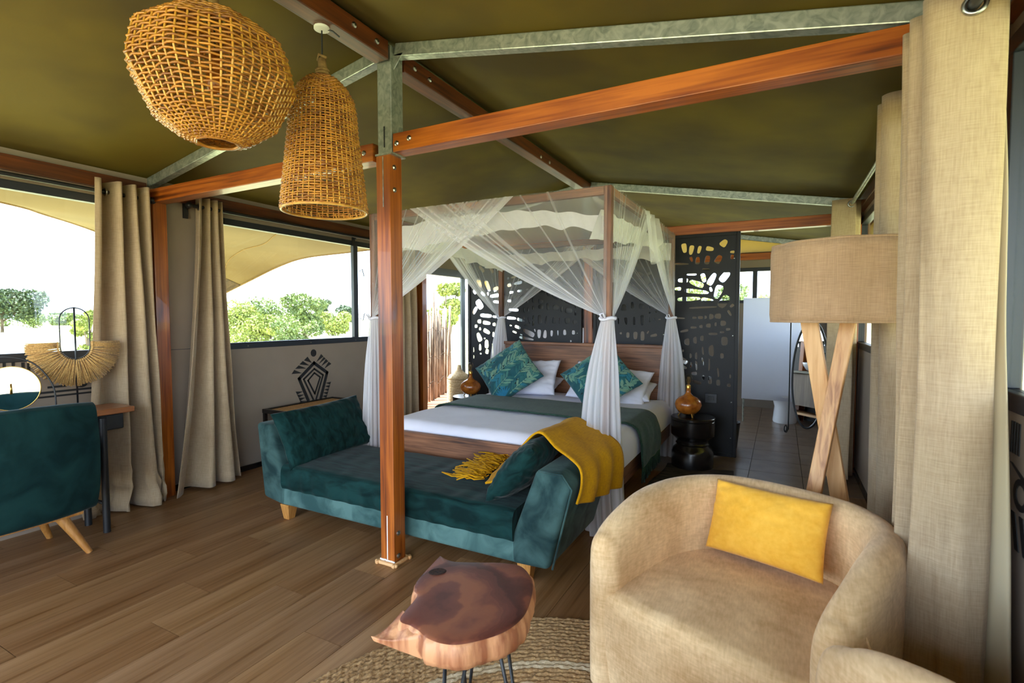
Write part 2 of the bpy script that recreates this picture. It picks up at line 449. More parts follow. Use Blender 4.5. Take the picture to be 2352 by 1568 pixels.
def duplicate(root, loc, label=None, group=None):
    """copy of a thing, its parts and their sub-parts, sharing meshes"""
    def rec(o, par):
        c = o.copy(); COL.objects.link(c)
        if par is not None: c.parent = par
        for ch in o.children: rec(ch, c)
        return c
    r = rec(root, None); r.location = loc
    BASE[r.name] = Vector(loc)
    if label: r['label'] = label
    if group: r['group'] = group
    return r

XL, XR = -4.587, 0.66
YA, YB, YC, YF = 2.385, 5.86, 9.33, -1.1
RX = -2.06
# ------------------------------------------------------------------ the setting
def struct(name, g, m, **kw):
    return tag(put(name, g, m, **kw), kind='structure')

# floor: slab, laminate planks as pieces
fl = struct('floor', G().box(XL - 0.1, XR + 0.1, YF - 0.6, YC + 0.1, -0.12, -0.012), MAT['grout'])
tones = []
for i in range(5):
    a = [(148, 111, 74), (140, 104, 68), (157, 119, 80), (144, 109, 76), (136, 99, 64)][i]
    tones.append(wood('laminate_%s' % 'abcde'[i], srgb(*[c - 16 for c in a]), srgb(*[c + 10 for c in a]), 1, rough=0.42,
                      grain=60, along=1.2, bump=0.05, c3=srgb(*[c - 44 for c in a]), big=9))
def plank_mesh(L, W, nm, mat):
    g = G().box(-W / 2, W / 2, 0, L, -0.012, 0.0)
    me = bpy.data.meshes.new(nm); me.from_pydata(g.v, [], g.f); me.materials.append(mat); me.update()
    return me
PW = 0.2435
pm = {}
x = -4.535; row = 0; npl = 0
while x < XR + 0.05:
    y = YF - 0.5 + [0, 0.52, 0.86, 0.3][row % 4] - 0.9
    while y < 5.0:
        y0, y1 = max(y, YF - 0.5), min(y + 1.28, 5.0)
        if y1 - y0 > 0.05:
            k = random.randrange(5)
            key = (k, round(y1 - y0, 3))
            if key not in pm: pm[key] = plank_mesh(y1 - y0 - 0.003, PW - 0.003, 'plank', tones[k])
            o = bpy.data.objects.new('plank', pm[key]); COL.objects.link(o); o.parent = fl
            o.location = (x, y0, 0.0); BASE[o.name] = Vector((0, 0, 0)); npl += 1
        y += 1.28
    x += PW; row += 1
TW = 0.45
tg = G().box(-TW / 2, TW / 2, -TW / 2, TW / 2, -0.012, 0.0)
tme = bpy.data.meshes.new('tile'); tme.from_pydata([(v[0] * 0.99, v[1] * 0.99, v[2]) for v in tg.v], [], tg.f)
tme.materials.append(MAT['tile'])
for i in range(11):
    for j in range(10):
        cx, cy = XR - 0.06 - TW * (i + 0.5) + 0.06, 5.0 + TW * (j + 0.5)
        o = bpy.data.objects.new('tile', tme); COL.objects.link(o); o.parent = fl; o.location = (cx, cy, 0.0)
        BASE[o.name] = Vector((0, 0, 0))

# walls
g = G()
for y0, y1, z0, z1 in ((YF, 5.92, 0, 1.19), (YF, 5.92, 2.41, 2.62), (2.28, 2.82, 1.19, 2.41), (5.38, 5.92, 1.19, 2.41),
                       (5.92, YC, 2.23, 2.62), (9.2, YC, 0, 2.23), (YF, YF + 0.1, 1.19, 2.41)):
    g.box(XL - 0.07, XL, y0, y1, z0, z1)
wl_ob = struct('wall_left', g, MAT['wall'])
g = G()
for z in (1.215,):
    g.box(XL, XL + 0.004, 2.30, 2.80, z, z + 0.004)
put('panel_joint', g, MAT['frame'], wl_ob)
g = G()
for y0, y1, z0, z1 in ((YF, 6.0, 0, 1.2), (YF, 6.0, 2.42, 2.62), (2.33, 2.45, 1.2, 2.42), (6.0, YC, 0, 1.2), (6.0, YC, 2.42, 2.62), (5.9, 6.5, 1.2, 2.42), (9.1, YC, 1.2, 2.42)):
    g.box(XR, XR + 0.07, y0, y1, z0, z1)
wr_ob = struct('wall_right', g, MAT['wall'])
g = G()
g.box(XL, XR, YC, YC + 0.08, 0, 1.72); g.box(XL, XR, YC, YC + 0.08, 2.30, 2.55)
wb_ = struct('wall_back', g, MAT['wall_light'])
g = G(); g.add([(XL, YC + .02, 2.55), (XR, YC + .02, 2.55), (XR, YC + .02, 2.62), (RX, YC + .02, 3.08), (XL, YC + .02, 2.62)], [(0, 1, 2, 3, 4)])
put('gable_canvas', g, MAT['gable'], wb_)
put('white_panel', G().box(XL, -3.1, YC - 0.03, YC - 0.005, 0, 1.70), MAT['frost'], wb_)
# front gable above the open terrace side
g = G()
g.box(XL, -4.3, YF - 0.06, YF, 0, 2.6); g.box(0.45, XR, YF - 0.06, YF, 0, 2.6)
struct('wall_front', g, MAT['wall'])
g = G(); g.box(XL, XL + 0.015, 2.42, 5.85, 0, 0.05)
struct('baseboard_left', g, MAT['black_wood'])
g = G(); g.box(XR - 0.015, XR, 2.5, 5.85, 0, 0.05)
struct('baseboard_right', g, MAT['black_wood'])

# painted motifs on the left wall: small figure, lettering-like bars
def on_left(y, z, d): return (XL + d, y, z)
fig = G()
def fpoly(pts, g=fig, n0=0.0005, n1=0.003):
    g.prism(pts, lambda a, b: on_left(a, b, n0), lambda a, b: on_left(a, b, n1))
FS = 0.00212      # metres per crop pixel
def fc(x, y): return (3.995 + (x - 965) * 0.00080, 1.095 - (y - 235) * 0.000655)
def fstroke(pts, w):
    for i in range(len(pts)):
        a, b = Vector(pts[i]), Vector(pts[(i + 1) % len(pts)])
        d = (b - a).normalized(); nn = Vector((-d.y, d.x)) * w / 2
        a2, b2 = a - d * w * 0.4, b + d * w * 0.4
        fpoly([tuple(a2 + nn), tuple(a2 - nn), tuple(b2 - nn), tuple(b2 + nn)])
fpoly([fc(963 + 48 * cos(t * pi / 10), 235 + 62 * sin(t * pi / 10)) for t in range(20)])
fstroke([fc(968, 405), fc(1195, 595), fc(1010, 1250), fc(940, 1250), fc(715, 640)], 0.036)
fstroke([fc(970, 505), fc(1122, 630), fc(972, 1090), fc(790, 660)], 0.020)
fstroke([fc(970, 575), fc(1070, 660), fc(972, 930), fc(860, 690)], 0.018)
for a, b, c in (((860, 290), (800, 345), (930, 400)), ((780, 355), (725, 405), (890, 440)), ((712, 420), (655, 470), (840, 485)), ((640, 487), (597, 548), (765, 555)),
                ((1095, 265), (1135, 310), (1010, 390)), ((1140, 318), (1175, 350), (1050, 430)), ((1180, 358), (1220, 400), (1095, 470)), ((1228, 410), (1275, 450), (1150, 520))):
    fpoly([fc(*a), fc(*b), fc(*c)])
for i in range(7):
    x0, y0 = 655 + i * 22, 845 + i * 55
    fpoly([fc(x0, y0), fc(x0 + 24, y0 + 52), fc(x0 + 120 - i * 3, y0 + 14)])
    x0, y0 = 1265 - i * 18, 765 + i * 55
    fpoly([fc(x0, y0), fc(x0 - 20, y0 + 50), fc(x0 - 95 + i * 2, y0 + 8)])
fm = put('painted_figure', fig, MAT['paint_black'], wl_ob); fm['label'] = 'black painted figure with disc head and nested diamond body'
lt = G()
for y in (1.38, 1.43, 1.475, 1.525, 1.555):
    h = 0.075 if y < 1.5 else 0.06
    fpoly([(y, 1.125), (y + 0.016, 1.125), (y + 0.016, 1.125 + h), (y, 1.125 + h)], lt)
fpoly([(1.30, 0.955), (1.93, 0.955), (1.93, 0.970), (1.30, 0.970)], lt)
fpoly([(1.30, 0.925), (2.0, 0.925), (2.0, 0.938), (1.30, 0.938)], lt)
fpoly([(1.66, 0.99), (1.77, 0.99), (1.77, 1.005), (1.66, 1.005)], lt)
fpoly([(1.755, 1.005), (1.77, 1.005), (1.77, 1.05), (1.755, 1.05)], lt)
fpoly([(1.86 + 0.035 * cos(t * pi / 8), 1.0 + 0.025 * sin(t * pi / 8)) for t in range(16)], lt)
lm = put('painted_bars', lt, MAT['paint_black'], wl_ob); lm['label'] = 'black painted strokes low on the wall behind the desk'
# right wall motif
rt = G()
def rpoly(pts):
    rt.prism(pts, lambda a, b: (XR - 0.0005, a, b), lambda a, b: (XR - 0.003, a, b))
for i in range(4):
    rpoly([(2.10 + i * 0.02, 1.07), (2.11 + i * 0.02, 1.07), (2.11 + i * 0.02, 1.17), (2.10 + i * 0.02, 1.17)])
rpoly([(2.15, 1.04), (2.165, 1.04), (2.04, 0.99), (2.02, 1.0)])
for k in range(16):
    t0, t1 = k * pi / 8, (k + 1) * pi / 8
    def rr(t, s): return (2.075 + 0.055 * s * cos(t), 0.955 + 0.05 * s * sin(t))
    rpoly([rr(t0, 1), rr(t1, 1), rr(t1, 0.6), rr(t0, 0.6)])
for i in range(2):
    rpoly([(2.07 - i * 0.06, 0.78), (2.10 - i * 0.06, 0.78), (2.14 - i * 0.06, 0.89), (2.11 - i * 0.06, 0.89)])
for i in range(9):
    z = 0.68 - i * 0.03
    rpoly([(4.45, z), (4.60, z), (4.60, z - 0.015), (4.45, z - 0.025)])
rpoly([(4.52 + 0.07 * cos(t * pi / 8), 0.88 + 0.05 * sin(t * pi / 8)) for t in range(16)])
rm = put('painted_motif', rt, MAT['paint_black'], wr_ob); rm['label'] = 'black painted motif low on the right wall'

# roof canvas
def roofz(x): return 3.085 - 0.1795 * abs(x - RX)
g = G()
for x0, x1 in ((-5.15, RX), (RX, 1.25)):
    def fn(u, v, x0=x0, x1=x1):
        xx = x0 + (x1 - x0) * v; yy = -3.2 + u * 13.2  # roof carried forward, out of view, to keep direct sun out
        ph = (yy - YA) / 3.475
        sag = 0.018 * (sin(pi * ph) ** 2) * sin(pi * v)
        return (xx, yy, roofz(xx) - sag)
    g.grid(fn, 80, 24)
struct('ceiling', g, MAT['canvas'], smooth=True, solid=0.004)

# windows
def window_y(name, X, y0, y1, z0, z1, mull, dx=1, fr=0.06, dep=0.06, extra=None):
    w = thing(name, None, None, (X, y0, z0), kind='structure')
    xs = (X - dep / 2, X + dep / 2)
    put('bottom_rail', G().box(*xs, y0, y1, z0, z0 + fr), MAT['frame'], w, bevel=0.004)
    put('top_rail', G().box(*xs, y0, y1, z1 - fr, z1), MAT['frame'], w, bevel=0.004)
    put('side_stile', G().box(*xs, y0, y0 + fr, z0 + fr, z1 - fr), MAT['frame'], w, bevel=0.004)
    put('side_stile', G().box(*xs, y1 - fr, y1, z0 + fr, z1 - fr), MAT['frame'], w, bevel=0.004)
    for m in mull:
        put('mullion', G().box(X - dep * 0.4, X + dep * 0.4, m - 0.035, m + 0.035, z0 + fr, z1 - fr), MAT['frame'], w, bevel=0.004)
    cuts = [y0 + fr] + list(mull) + [y1 - fr]
    for a, b in zip(cuts[:-1], cuts[1:]):
        put('pane', G().box(X - 0.003, X + 0.003, a, b, z0 + fr, z1 - fr), MAT['glass'], w)
    return w
WX = XL - 0.02
w1 = window_y('window_1', WX, YF + 0.1, 2.28, 1.19, 2.41, [0.1])
w2 = window_y('window_2', WX, 2.82, 5.38, 1.19, 2.41, [4.65])
for yy in (3.2, 3.95, 4.62):
    bolt(w2, (WX + 0.031, yy, 1.215), (1, 0, 0), 0.005)
for zz in (1.48, 2.05):
    put('catch', G().tube([(WX + 0.03, 4.70, zz), (WX + 0.05, 4.73, zz + 0.03 * (1 if zz > 1.7 else -1)), (WX + 0.05, 4.76, zz - 0.06 * (1 if zz > 1.7 else -1))], 0.006, 6), MAT['black'], w2)
w3 = window_y('window_3', XR + 0.02, 2.45, 5.9, 1.2, 2.42, [4.2])
w4 = window_y('window_4', XR + 0.02, YF + 0.1, 2.33, 1.2, 2.42, [0.6])
fill_w = window_y('fill_window', XR + 0.02, 6.5, 9.1, 1.2, 2.42, [7.8])  # unseen window, added to let more light into the bathroom
bw = thing('window_5', None, None, (RX, YC, 1.72), kind='structure')
put('bottom_rail', G().box(XL, XR, YC - 0.01, YC + 0.06, 1.72, 1.77), MAT['frame'], bw)
put('top_rail', G().box(XL, XR, YC - 0.01, YC + 0.06, 2.24, 2.30), MAT['frame'], bw)
mx = [XL + 0.03, -3.6, -2.6, -1.5, -0.39, XR - 0.03]
for m in mx:
    put('mullion', G().box(m - 0.035, m + 0.035, YC - 0.01, YC + 0.06, 1.77, 2.24), MAT['frame'], bw)
for a, b in zip(mx[:-1], mx[1:]):
    put('pane', G().box(a + 0.035, b - 0.035, YC + 0.02, YC + 0.026, 1.77, 2.24), MAT['glass'], bw)
# sliding door in the left wall beyond the bedroom
dr = thing('door_1', None, None, (WX, 5.92, 0), kind='structure')
for y0, y1 in ((5.92, 5.98), (9.14, 9.20)):
    put('jamb', G().box(WX - 0.04, WX + 0.04, y0, y1, 0, 2.23), MAT['frame_grey'], dr, bevel=0.004)
put('head', G().box(WX - 0.04, WX + 0.04, 5.98, 9.14, 2.12, 2.23), MAT['frame'], dr)
put('threshold', G().box(WX - 0.05, WX + 0.05, 5.98, 9.14, 0, 0.025), MAT['frame_grey'], dr)
put('stile', G().box(WX - 0.035, WX + 0.0, 7.02, 7.12, 0.03, 2.12), MAT['frame_grey'], dr, bevel=0.004)
put('stile', G().box(WX + 0.0, WX + 0.03, 7.22, 7.30, 0.03, 2.12), MAT['frame'], dr, bevel=0.004)
put('pane', G().box(WX + 0.012, WX + 0.018, 7.30, 9.14, 0.03, 2.12), MAT['glass'], dr)
put('rail', G().box(WX - 0.02, WX + 0.03, 7.30, 9.14, 0.03, 0.10), MAT['frame'], dr)

# ------------------------------------------------------------------ timber and steel frame
PWD = 0.052
def post(x, y, h, label, plinth=False, name='wooden_post'):
    t = thing(name, label, 'post', (x, y, 0), 'tent frame posts')
    put('shaft', G().box(x - PWD, x + PWD, y - PWD, y + PWD, 0, h), MAT['beam_z'], t, bevel=0.004)
    if plinth:
        for (a, b, c, d) in ((x - 0.085, x + 0.085, y - 0.075, y - PWD), (x + PWD, x + 0.075, y - 0.085, y + 0.085), (x - 0.085, x + 0.085, y + PWD, y + 0.075), (x - 0.075, x - PWD, y - 0.085, y + 0.085)):
            put('plinth_strip', G().box(a, b, c, d, 0, 0.022), MAT['pine_x'], t, bevel=0.008, seg=3)
        g = G()
        for k in range(14):
            g.ball((x - PWD + 0.008 * k, y - PWD - 0.002, 0.024 + 0.003 * random.random()), 0.006, 4)
        put('filler', g, MAT['white_paint'], t, smooth=True)
        put('flitch_plate', G().box(x - 0.003, x + 0.003, y - PWD - 0.0015, y - PWD + 0.01, 0.02, 0.30), MAT['white_paint'], t)
        put('flitch_plate', G().box(x - 0.003, x + 0.003, y - PWD - 0.0015, y - PWD + 0.01, 2.14, 2.43), MAT['galv'], t)
        for z in (0.05, 0.19, 2.24, 2.37):
            bolt(t, (x + PWD, y - 0.015, z), (1, 0, 0))
    return t
pa = post(-2.075, YA, 2.445, 'tall varnished post standing in front of the teal daybed', True)
post(-2.03, YB, 2.445, 'wooden post behind the bed headboard between the black screens')
post(XL + 0.06, YA, 2.44, 'wooden post at the left wall between the two curtains')
post(XL + 0.06, YB, 2.44, 'wooden post at the left wall by the open sliding door')
post(XR - 0.06, YA, 2.44, 'wooden post at the right wall behind the nearest curtain')
post(XR - 0.06, YB, 2.44, 'wooden post at the right wall behind the far curtain')

def beam(name, a, b, label, ax, w=0.104, h=0.105, cat='beam', group=None, bolts=()):
    t = thing(name, label, cat, a, group)
    put('timber', G().bar(a, b, w, h), MAT[('beam_' if name == 'tie_beam' else 'shaded_beam_') + ax], t, bevel=0.004)
    for p, n in bolts: bolt(t, p, n)
    return t
ZT = 2.497
beam('tie_beam', (-2.0, YA, ZT), (XR - 0.01, YA, ZT), 'orange varnished tie beam running right from the steel post head', 'x', group='cross beams',
     bolts=[((-1.97, YA - 0.053, 2.49), (0, -1, 0)), ((-1.88, YA - 0.053, 2.505), (0, -1, 0))])
beam('tie_beam', (-2.15, YA, ZT - 0.03), (XL + 0.02, YA, ZT - 0.03), 'orange tie beam running left from the steel post head behind the lamps', 'x', group='cross beams',
     bolts=[((-2.22, YA - 0.053, 2.47), (0, -1, 0))])
beam('tie_beam', (XL + 0.02, YB, 2.43), (XR - 0.01, YB, 2.43), 'far tie beam above the black leaf-cut screens', 'x', group='cross beams')
beam('tie_beam', (XL + 0.02, YC - 0.1, 2.47), (XR - 0.01, YC - 0.1, 2.47), 'tie beam over the bathroom end window', 'x', group='cross beams')
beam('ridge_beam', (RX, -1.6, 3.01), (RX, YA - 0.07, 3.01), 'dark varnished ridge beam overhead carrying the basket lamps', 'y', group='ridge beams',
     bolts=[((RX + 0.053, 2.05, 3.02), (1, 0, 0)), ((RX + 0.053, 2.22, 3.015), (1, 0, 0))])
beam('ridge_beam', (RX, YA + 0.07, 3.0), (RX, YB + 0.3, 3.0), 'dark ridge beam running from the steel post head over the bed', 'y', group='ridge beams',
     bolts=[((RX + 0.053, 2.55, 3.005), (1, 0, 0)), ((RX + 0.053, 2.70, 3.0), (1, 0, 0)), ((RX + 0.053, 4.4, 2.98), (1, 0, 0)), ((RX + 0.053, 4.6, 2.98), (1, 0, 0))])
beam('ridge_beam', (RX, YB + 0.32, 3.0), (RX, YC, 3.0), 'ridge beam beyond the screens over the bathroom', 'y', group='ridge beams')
beam('eave_beam', (XL + 0.02, YF, 2.52), (XL + 0.02, YA - 0.06, 2.52), 'shade-darkened wooden eave beam above the left window with grass view', 'y', w=0.06, h=0.10, group='eave beams')
beam('eave_beam', (XL + 0.02, YA + 0.06, 2.52), (XL + 0.02, YB - 0.06, 2.52), 'shade-darkened wooden eave beam above the window with the awning', 'y', w=0.06, h=0.10, group='eave beams')
beam('eave_beam', (XR - 0.02, YA + 0.06, 2.52), (XR - 0.02, YB - 0.06, 2.52), 'shade-darkened wooden eave beam above the right wall window', 'y', w=0.06, h=0.10, group='eave beams')
beam('eave_beam', (XR - 0.02, YF, 2.52), (XR - 0.02, YA - 0.06, 2.52), 'shade-darkened eave beam beside the nearest curtain top', 'y', w=0.06, h=0.10, group='eave beams')

def steel_head(y, label):
    t = thing('steel_post_head', label, 'bracket', (-2.05, y, 2.44), 'galvanised post heads')
    put('column', G().box(-2.112, -2.038 + 0.03, y - 0.052, y + 0.052, 2.445, 3.05), MAT['galv'], t, bevel=0.005)
    put('base_plate', G().box(-2.125, -2.0, y - 0.062, y + 0.062, 2.436, 2.446), MAT['galv'], t)
    put('slot', G().box(-2.066, -2.058, y - 0.0535, y - 0.05, 2.48, 2.60), MAT['black'], t)
    put('gusset', G().prism([(-2.008, 2.92), (-1.94, 3.0), (-2.008, 3.0)], lambda a, b: (a, y - 0.03, b), lambda a, b: (a, y - 0.024, b)), MAT['galv'], t)
    return t
steel_head(YA, 'galvanised steel post head on top of the tall varnished post')
steel_head(YB, 'galvanised steel post head above the post behind the bed')
def rafter(y, side, label):
    x0 = RX + 0.06 * side; x1 = XR + 0.45 if side > 0 else -5.1
    t = thing('steel_rafter', label, 'rafter', (x0, y, roofz(x0) - 0.05), 'galvanised rafters')
    put('tube', G().bar((x0, y, roofz(x0) - 0.045), (x1, y, roofz(x1) - 0.045), 0.06, 0.075), MAT['galv'], t, bevel=0.005)
    return t
rafter(YA, 1, 'galvanised rafter rising from the right eave to the near post head')
rafter(YA, -1, 'galvanised rafter running down left behind the basket lamps')
rafter(YB - 0.05, 1, 'galvanised rafter above the far tie beam at the bed head')
rafter(YB - 0.05, -1, 'galvanised rafter sloping left behind the bed canopy')
rafter(YC - 0.25, 1, 'galvanised rafter over the bathroom end')
rafter(YF, 1, 'galvanised rafter over the open front, right slope')
rafter(YF, -1, 'galvanised rafter over the open front, left slope')
HOLES = {
  'left': [(-3532,1939,129,59,-62),(-3404,1899,154,59,-65),(-3320,1922,90,45,-102),(-3280,1857,86,55,25),(-3302,1769,141,44,6),(-3400,1795,47,28,-80),(-3273,1689,104,34,-6),(-3607,1825,72,43,-46),(-3476,1796,85,41,-41),(-3530,1659,137,90,-56),(-3370,1592,225,52,-5),(-3601,1580,112,53,55),(-3431,1511,181,46,-4),(-3303,1497,61,29,-9),(-3534,1435,62,50,0),(-3421,1416,121,47,-7),(-3309,1397,50,42,0),(-3583,1371,48,42,0),(-3522,1338,40,34,-90),(-3421,1304,109,53,-26),(-3318,1266,66,34,-90),(-3537,1227,122,68,-67),(-3452,1211,30,18,4),(-3422,1139,112,60,-90),(-3523,1093,86,38,-89),(-3416,1041,67,50,-102),(-3513,1008,28,20,4),(-3623,1058,66,18,-90),(-3622,961,44,18,-90),(-3331,1050,196,18,-88),(-2996,2005,140,22,14),(-2874,2034,55,17,13),(-2812,2042,40,12,9),(-3099,1986,28,28,-4),(-2960,1924,120,39,10),(-2846,1942,68,40,-5),(-3085,1900,61,44,17),(-2750,1983,50,28,-2),(-3053,1807,62,28,6),(-2934,1823,72,28,3),(-2833,1839,46,22,7),(-3085,1699,58,30,-2),(-2899,1706,72,37,-67),(-3021,1584,142,34,-3),(-2868,1583,62,22,-84),(-3053,1479,136,34,-4),(-2918,1454,111,34,-14),(-2870,1482,40,23,-49),(-2797,1454,82,31,-68),(-2742,1413,62,28,-90),(-2832,1391,64,22,2),(-3062,1384,36,16,-6),(-2962,1364,92,37,-18),(-2808,1296,176,58,-25),(-3007,1301,66,24,-20),(-2910,1269,43,15,-13),(-2721,1326,39,19,-69),(-2839,1223,208,31,-8),(-2663,1283,106,50,-90),(-2583,1282,100,46,-95),(-2494,1292,74,34,-92),(-2411,1299,64,18,-88),(-2322,1307,66,40,-88),(-2209,1308,50,42,-90),(-2241,1203,22,22,0),(-2674,1835,53,28,-37),(-2626,1791,66,22,-2),(-2525,1777,68,50,-2),(-2426,1738,106,54,-19),(-2344,1713,62,22,-90),(-2256,1681,114,66,-14),(-2640,1686,68,48,0),(-2745,1713,76,18,-90),(-2823,1708,76,28,-90),(-2639,1618,66,54,0),(-2545,1624,88,30,-85),(-2438,1608,78,60,0),(-2359,1589,66,22,-90),(-2269,1569,90,60,-4),(-2179,1626,48,22,-90),(-2183,1543,60,22,-88),(-2745,1607,46,16,-90),(-2812,1589,52,22,-90),(-2653,1463,111,48,-84),(-2564,1458,95,26,-96),(-2461,1452,76,40,-96),(-2385,1448,72,16,-95),(-2287,1446,74,58,-90),(-2187,1435,50,42,0),(-2742,1488,50,16,-90),(-3024,1939,39,20,-102),(-3671,1667,80,18,-78),(-3169,2173,84,40,25),(-3053,2130,99,31,8),(-2911,2174,113,31,6),(-2785,2137,70,30,-3),(-3347,2104,97,42,-56),(-3498,2124,115,43,-47),(-2634,2074,82,29,-11),(-2500,2020,94,28,-20),(-2368,1979,78,29,-29),(-2526,1911,67,31,-10),(-2394,1859,79,32,-21),(-2264,1819,64,31,-24)],
  'middle': [(-1613,1730,72,46,14),(-1511,1770,50,41,40),(-1693,1711,51,16,-79),(-1679,1588,62,16,-88),(-1594,1603,74,54,-88),(-1496,1627,76,34,-84),(-1389,1688,55,30,19),(-1391,1616,54,52,0),(-1302,1680,22,16,0),(-1302,1607,36,18,-87),(-1235,1595,28,22,0),(-1186,1580,49,20,-69),(-1303,1541,22,20,0),(-1236,1550,20,16,0),(-1656,1447,68,14,-88),(-1568,1447,81,30,-81),(-1473,1451,94,26,-88),(-1384,1458,116,38,-89),(-1302,1466,60,18,-88),(-1248,1471,22,14,0),(-1247,1445,18,8,0),(-1194,1468,28,10,0),(-1629,1307,26,22,0),(-1546,1288,62,36,-90),(-1459,1284,86,46,-90),(-1379,1280,104,44,-89),(-1320,1323,35,18,59),(-1255,1288,78,29,12),(-1417,1971,80,49,-22),(-1654,2178,52,22,-4),(-1350,2146,38,18,9),(-1425,2215,43,16,28),(-1550,2102,63,30,-22),(-1673,1996,54,23,-31),(-1548,1900,51,28,-11),(-1308,1982,57,30,18),(-1287,1862,59,24,10),(-1755,1845,51,20,-79),(-1817,1620,62,22,-88),(-1794,1454,72,22,-88),(-1818,1765,64,25,-30),(-1792,1299,62,32,-90)],
  'right': [(-1028,2239,126,53,-27),(-1013,2167,132,36,2),(-941,2237,102,50,-80),(-868,2212,101,45,-99),(-856,2297,61,29,-99),(-938,2313,46,32,-90),(-995,2306,48,21,-60),(-787,2211,81,35,-104),(-776,2291,53,13,-99),(-676,2285,74,69,6),(-681,2214,78,44,-13),(-544,2265,77,61,51),(-462,2168,42,26,-5),(-461,2119,48,32,-90),(-704,2098,93,49,-99),(-801,2096,80,42,-93),(-594,2099,90,57,62),(-866,2113,55,27,-71),(-965,2068,146,20,-3),(-1017,1987,121,20,-8),(-715,1998,77,24,-8),(-740,1911,96,46,-74),(-883,1957,145,28,-6),(-656,1894,136,57,62),(-531,1917,124,68,52),(-817,1923,47,24,-12),(-949,1890,106,44,-4),(-1056,1908,60,48,-2),(-810,1852,153,54,-22),(-1001,1801,68,34,-2),(-808,1767,246,44,-7),(-664,1787,49,26,-71),(-591,1758,145,71,72),(-470,1822,118,57,53),(-1067,1699,41,33,61),(-886,1689,236,42,2),(-697,1672,128,44,-9),(-533,1657,140,80,57),(-454,1612,43,28,41),(-741,1596,280,18,2),(-1011,1584,94,20,-1),(-475,1536,66,22,-61),(-823,1486,46,22,0),(-762,1489,52,30,0),(-710,1492,24,32,0),(-652,1499,44,52,0),(-589,1503,62,52,0),(-542,1493,19,39,-72),(-976,1482,108,16,-3),(-927,1343,86,25,13),(-831,1382,62,22,0),(-756,1393,32,32,0),(-682,1404,48,40,0),(-610,1418,20,38,0),(-535,1429,54,52,0),(-633,1316,88,24,0),(-545,1335,42,20,0),(-486,1366,42,26,3),(-898,1225,52,68,2),(-815,1245,38,68,3),(-744,1266,34,54,0),(-675,1285,44,40,3),(-519,1241,62,88,2),(-985,1195,41,26,-39),(-937,1127,20,26,0),(-733,1133,18,82,6),(-649,1136,50,110,2),(-928,1022,94,47,-40),(-938,952,93,36,-19),(-856,1074,24,48,0),(-801,1076,24,70,0),(-541,1085,36,54,3),(-731,1016,20,82,6),(-666,985,16,124,0),(-795,972,22,96,5),(-959,855,80,18,-4),(-850,977,20,56,0),(-820,884,60,34,2),(-575,907,18,94,6),(-721,845,28,50,4),(-656,821,38,82,3),(-573,799,38,62,3),(-469,778,36,32,3),(-792,792,104,33,-12),(-456,873,18,40,0),(-951,769,54,24,2)],
}
# ------------------------------------------------------------------ laser-cut leaf screens
def slot(cx, cz, L, W, a, taper=0.0, n=14):
    """rounded slot outline, long axis at angle a"""
    pts = []
    for k in range(n):
        t = 2 * pi * k / n
        c, s_ = cos(t), sin(t)
        e = 0.62
        px = L / 2 * abs(c) ** e * (1 if c > 0 else -1)
        pz = W / 2 * abs(s_) ** e * (1 if s_ > 0 else -1)
        pz *= 1 - taper * px / (L / 2)
        pts.append((cx + px * cos(a) - pz * sin(a), cz + px * sin(a) + pz * cos(a)))
    return pts

def cut_plate(name, parent, x0, x1, z0, z1, y, holes, thick, mat):
    cu = bpy.data.curves.new(name, 'CURVE')
    cu.dimensions = '2D'; cu.fill_mode = 'BOTH'; cu.extrude = thick / 2; cu.resolution_u = 1
    def spl(pts):
        sp = cu.splines.new('POLY'); sp.points.add(len(pts) - 1)
        for p, q in zip(sp.points, pts): p.co = (q[0], q[1], 0, 1)
        sp.use_cyclic_u = True
    spl([(x0, z0), (x1, z0), (x1, z1), (x0, z1)])
    kept = []
    holes = sorted(holes, key=lambda h: -h[2] * h[3])
    for i, (cx, cz, L, W, a) in enumerate(holes):
        cx, cz, L, W, a = cx / 1000, cz / 1000, L / 1000 * 1.02, W / 1000 * 1.05, radians(a)
        pts = slot(cx, cz, L, W, a, 0.25 * sin(i * 2.3))
        if min(p[0] for p in pts) < x0 + 0.02 or max(p[0] for p in pts) > x1 - 0.02: continue
        if min(p[1] for p in pts) < z0 + 0.04 or max(p[1] for p in pts) > z1 - 0.04: continue
        bad = False
        for (c2, e2, r2, q2) in kept:
            if (cx - c2) ** 2 + (cz - e2) ** 2 > (L / 2 + r2 + 0.02) ** 2: continue
            for p in pts:
                for k in range(len(q2)):
                    if (p[0] - q2[k][0]) ** 2 + (p[1] - q2[k][1]) ** 2 < 0.005 ** 2: bad = True
            # centre line inside the other slot
            inside = False
            for p in pts + [(cx, cz)]:
                j = len(q2) - 1; ins = False
                for k in range(len(q2)):
                    if (q2[k][1] > p[1]) != (q2[j][1] > p[1]) and p[0] < (q2[j][0] - q2[k][0]) * (p[1] - q2[k][1]) / (q2[j][1] - q2[k][1]) + q2[k][0]: ins = not ins
                    j = k
                if ins: inside = True; break
            if bad or inside: bad = True; break
        if bad: continue
        kept.append((cx, cz, max(L, W) / 2, pts)); spl(pts)
    tmp = bpy.data.objects.new('tmp', cu); COL.objects.link(tmp)
    dg = bpy.context.evaluated_depsgraph_get()
    me0 = bpy.data.meshes.new_from_object(tmp.evaluated_get(dg))
    g = G()
    g.add([(v.co.x, y + v.co.z, v.co.y) for v in me0.vertices], [tuple(p.vertices) for p in me0.polygons])
    bpy.data.objects.remove(tmp); bpy.data.curves.remove(cu); bpy.data.meshes.remove(me0)
    return put(name, g, mat, parent)

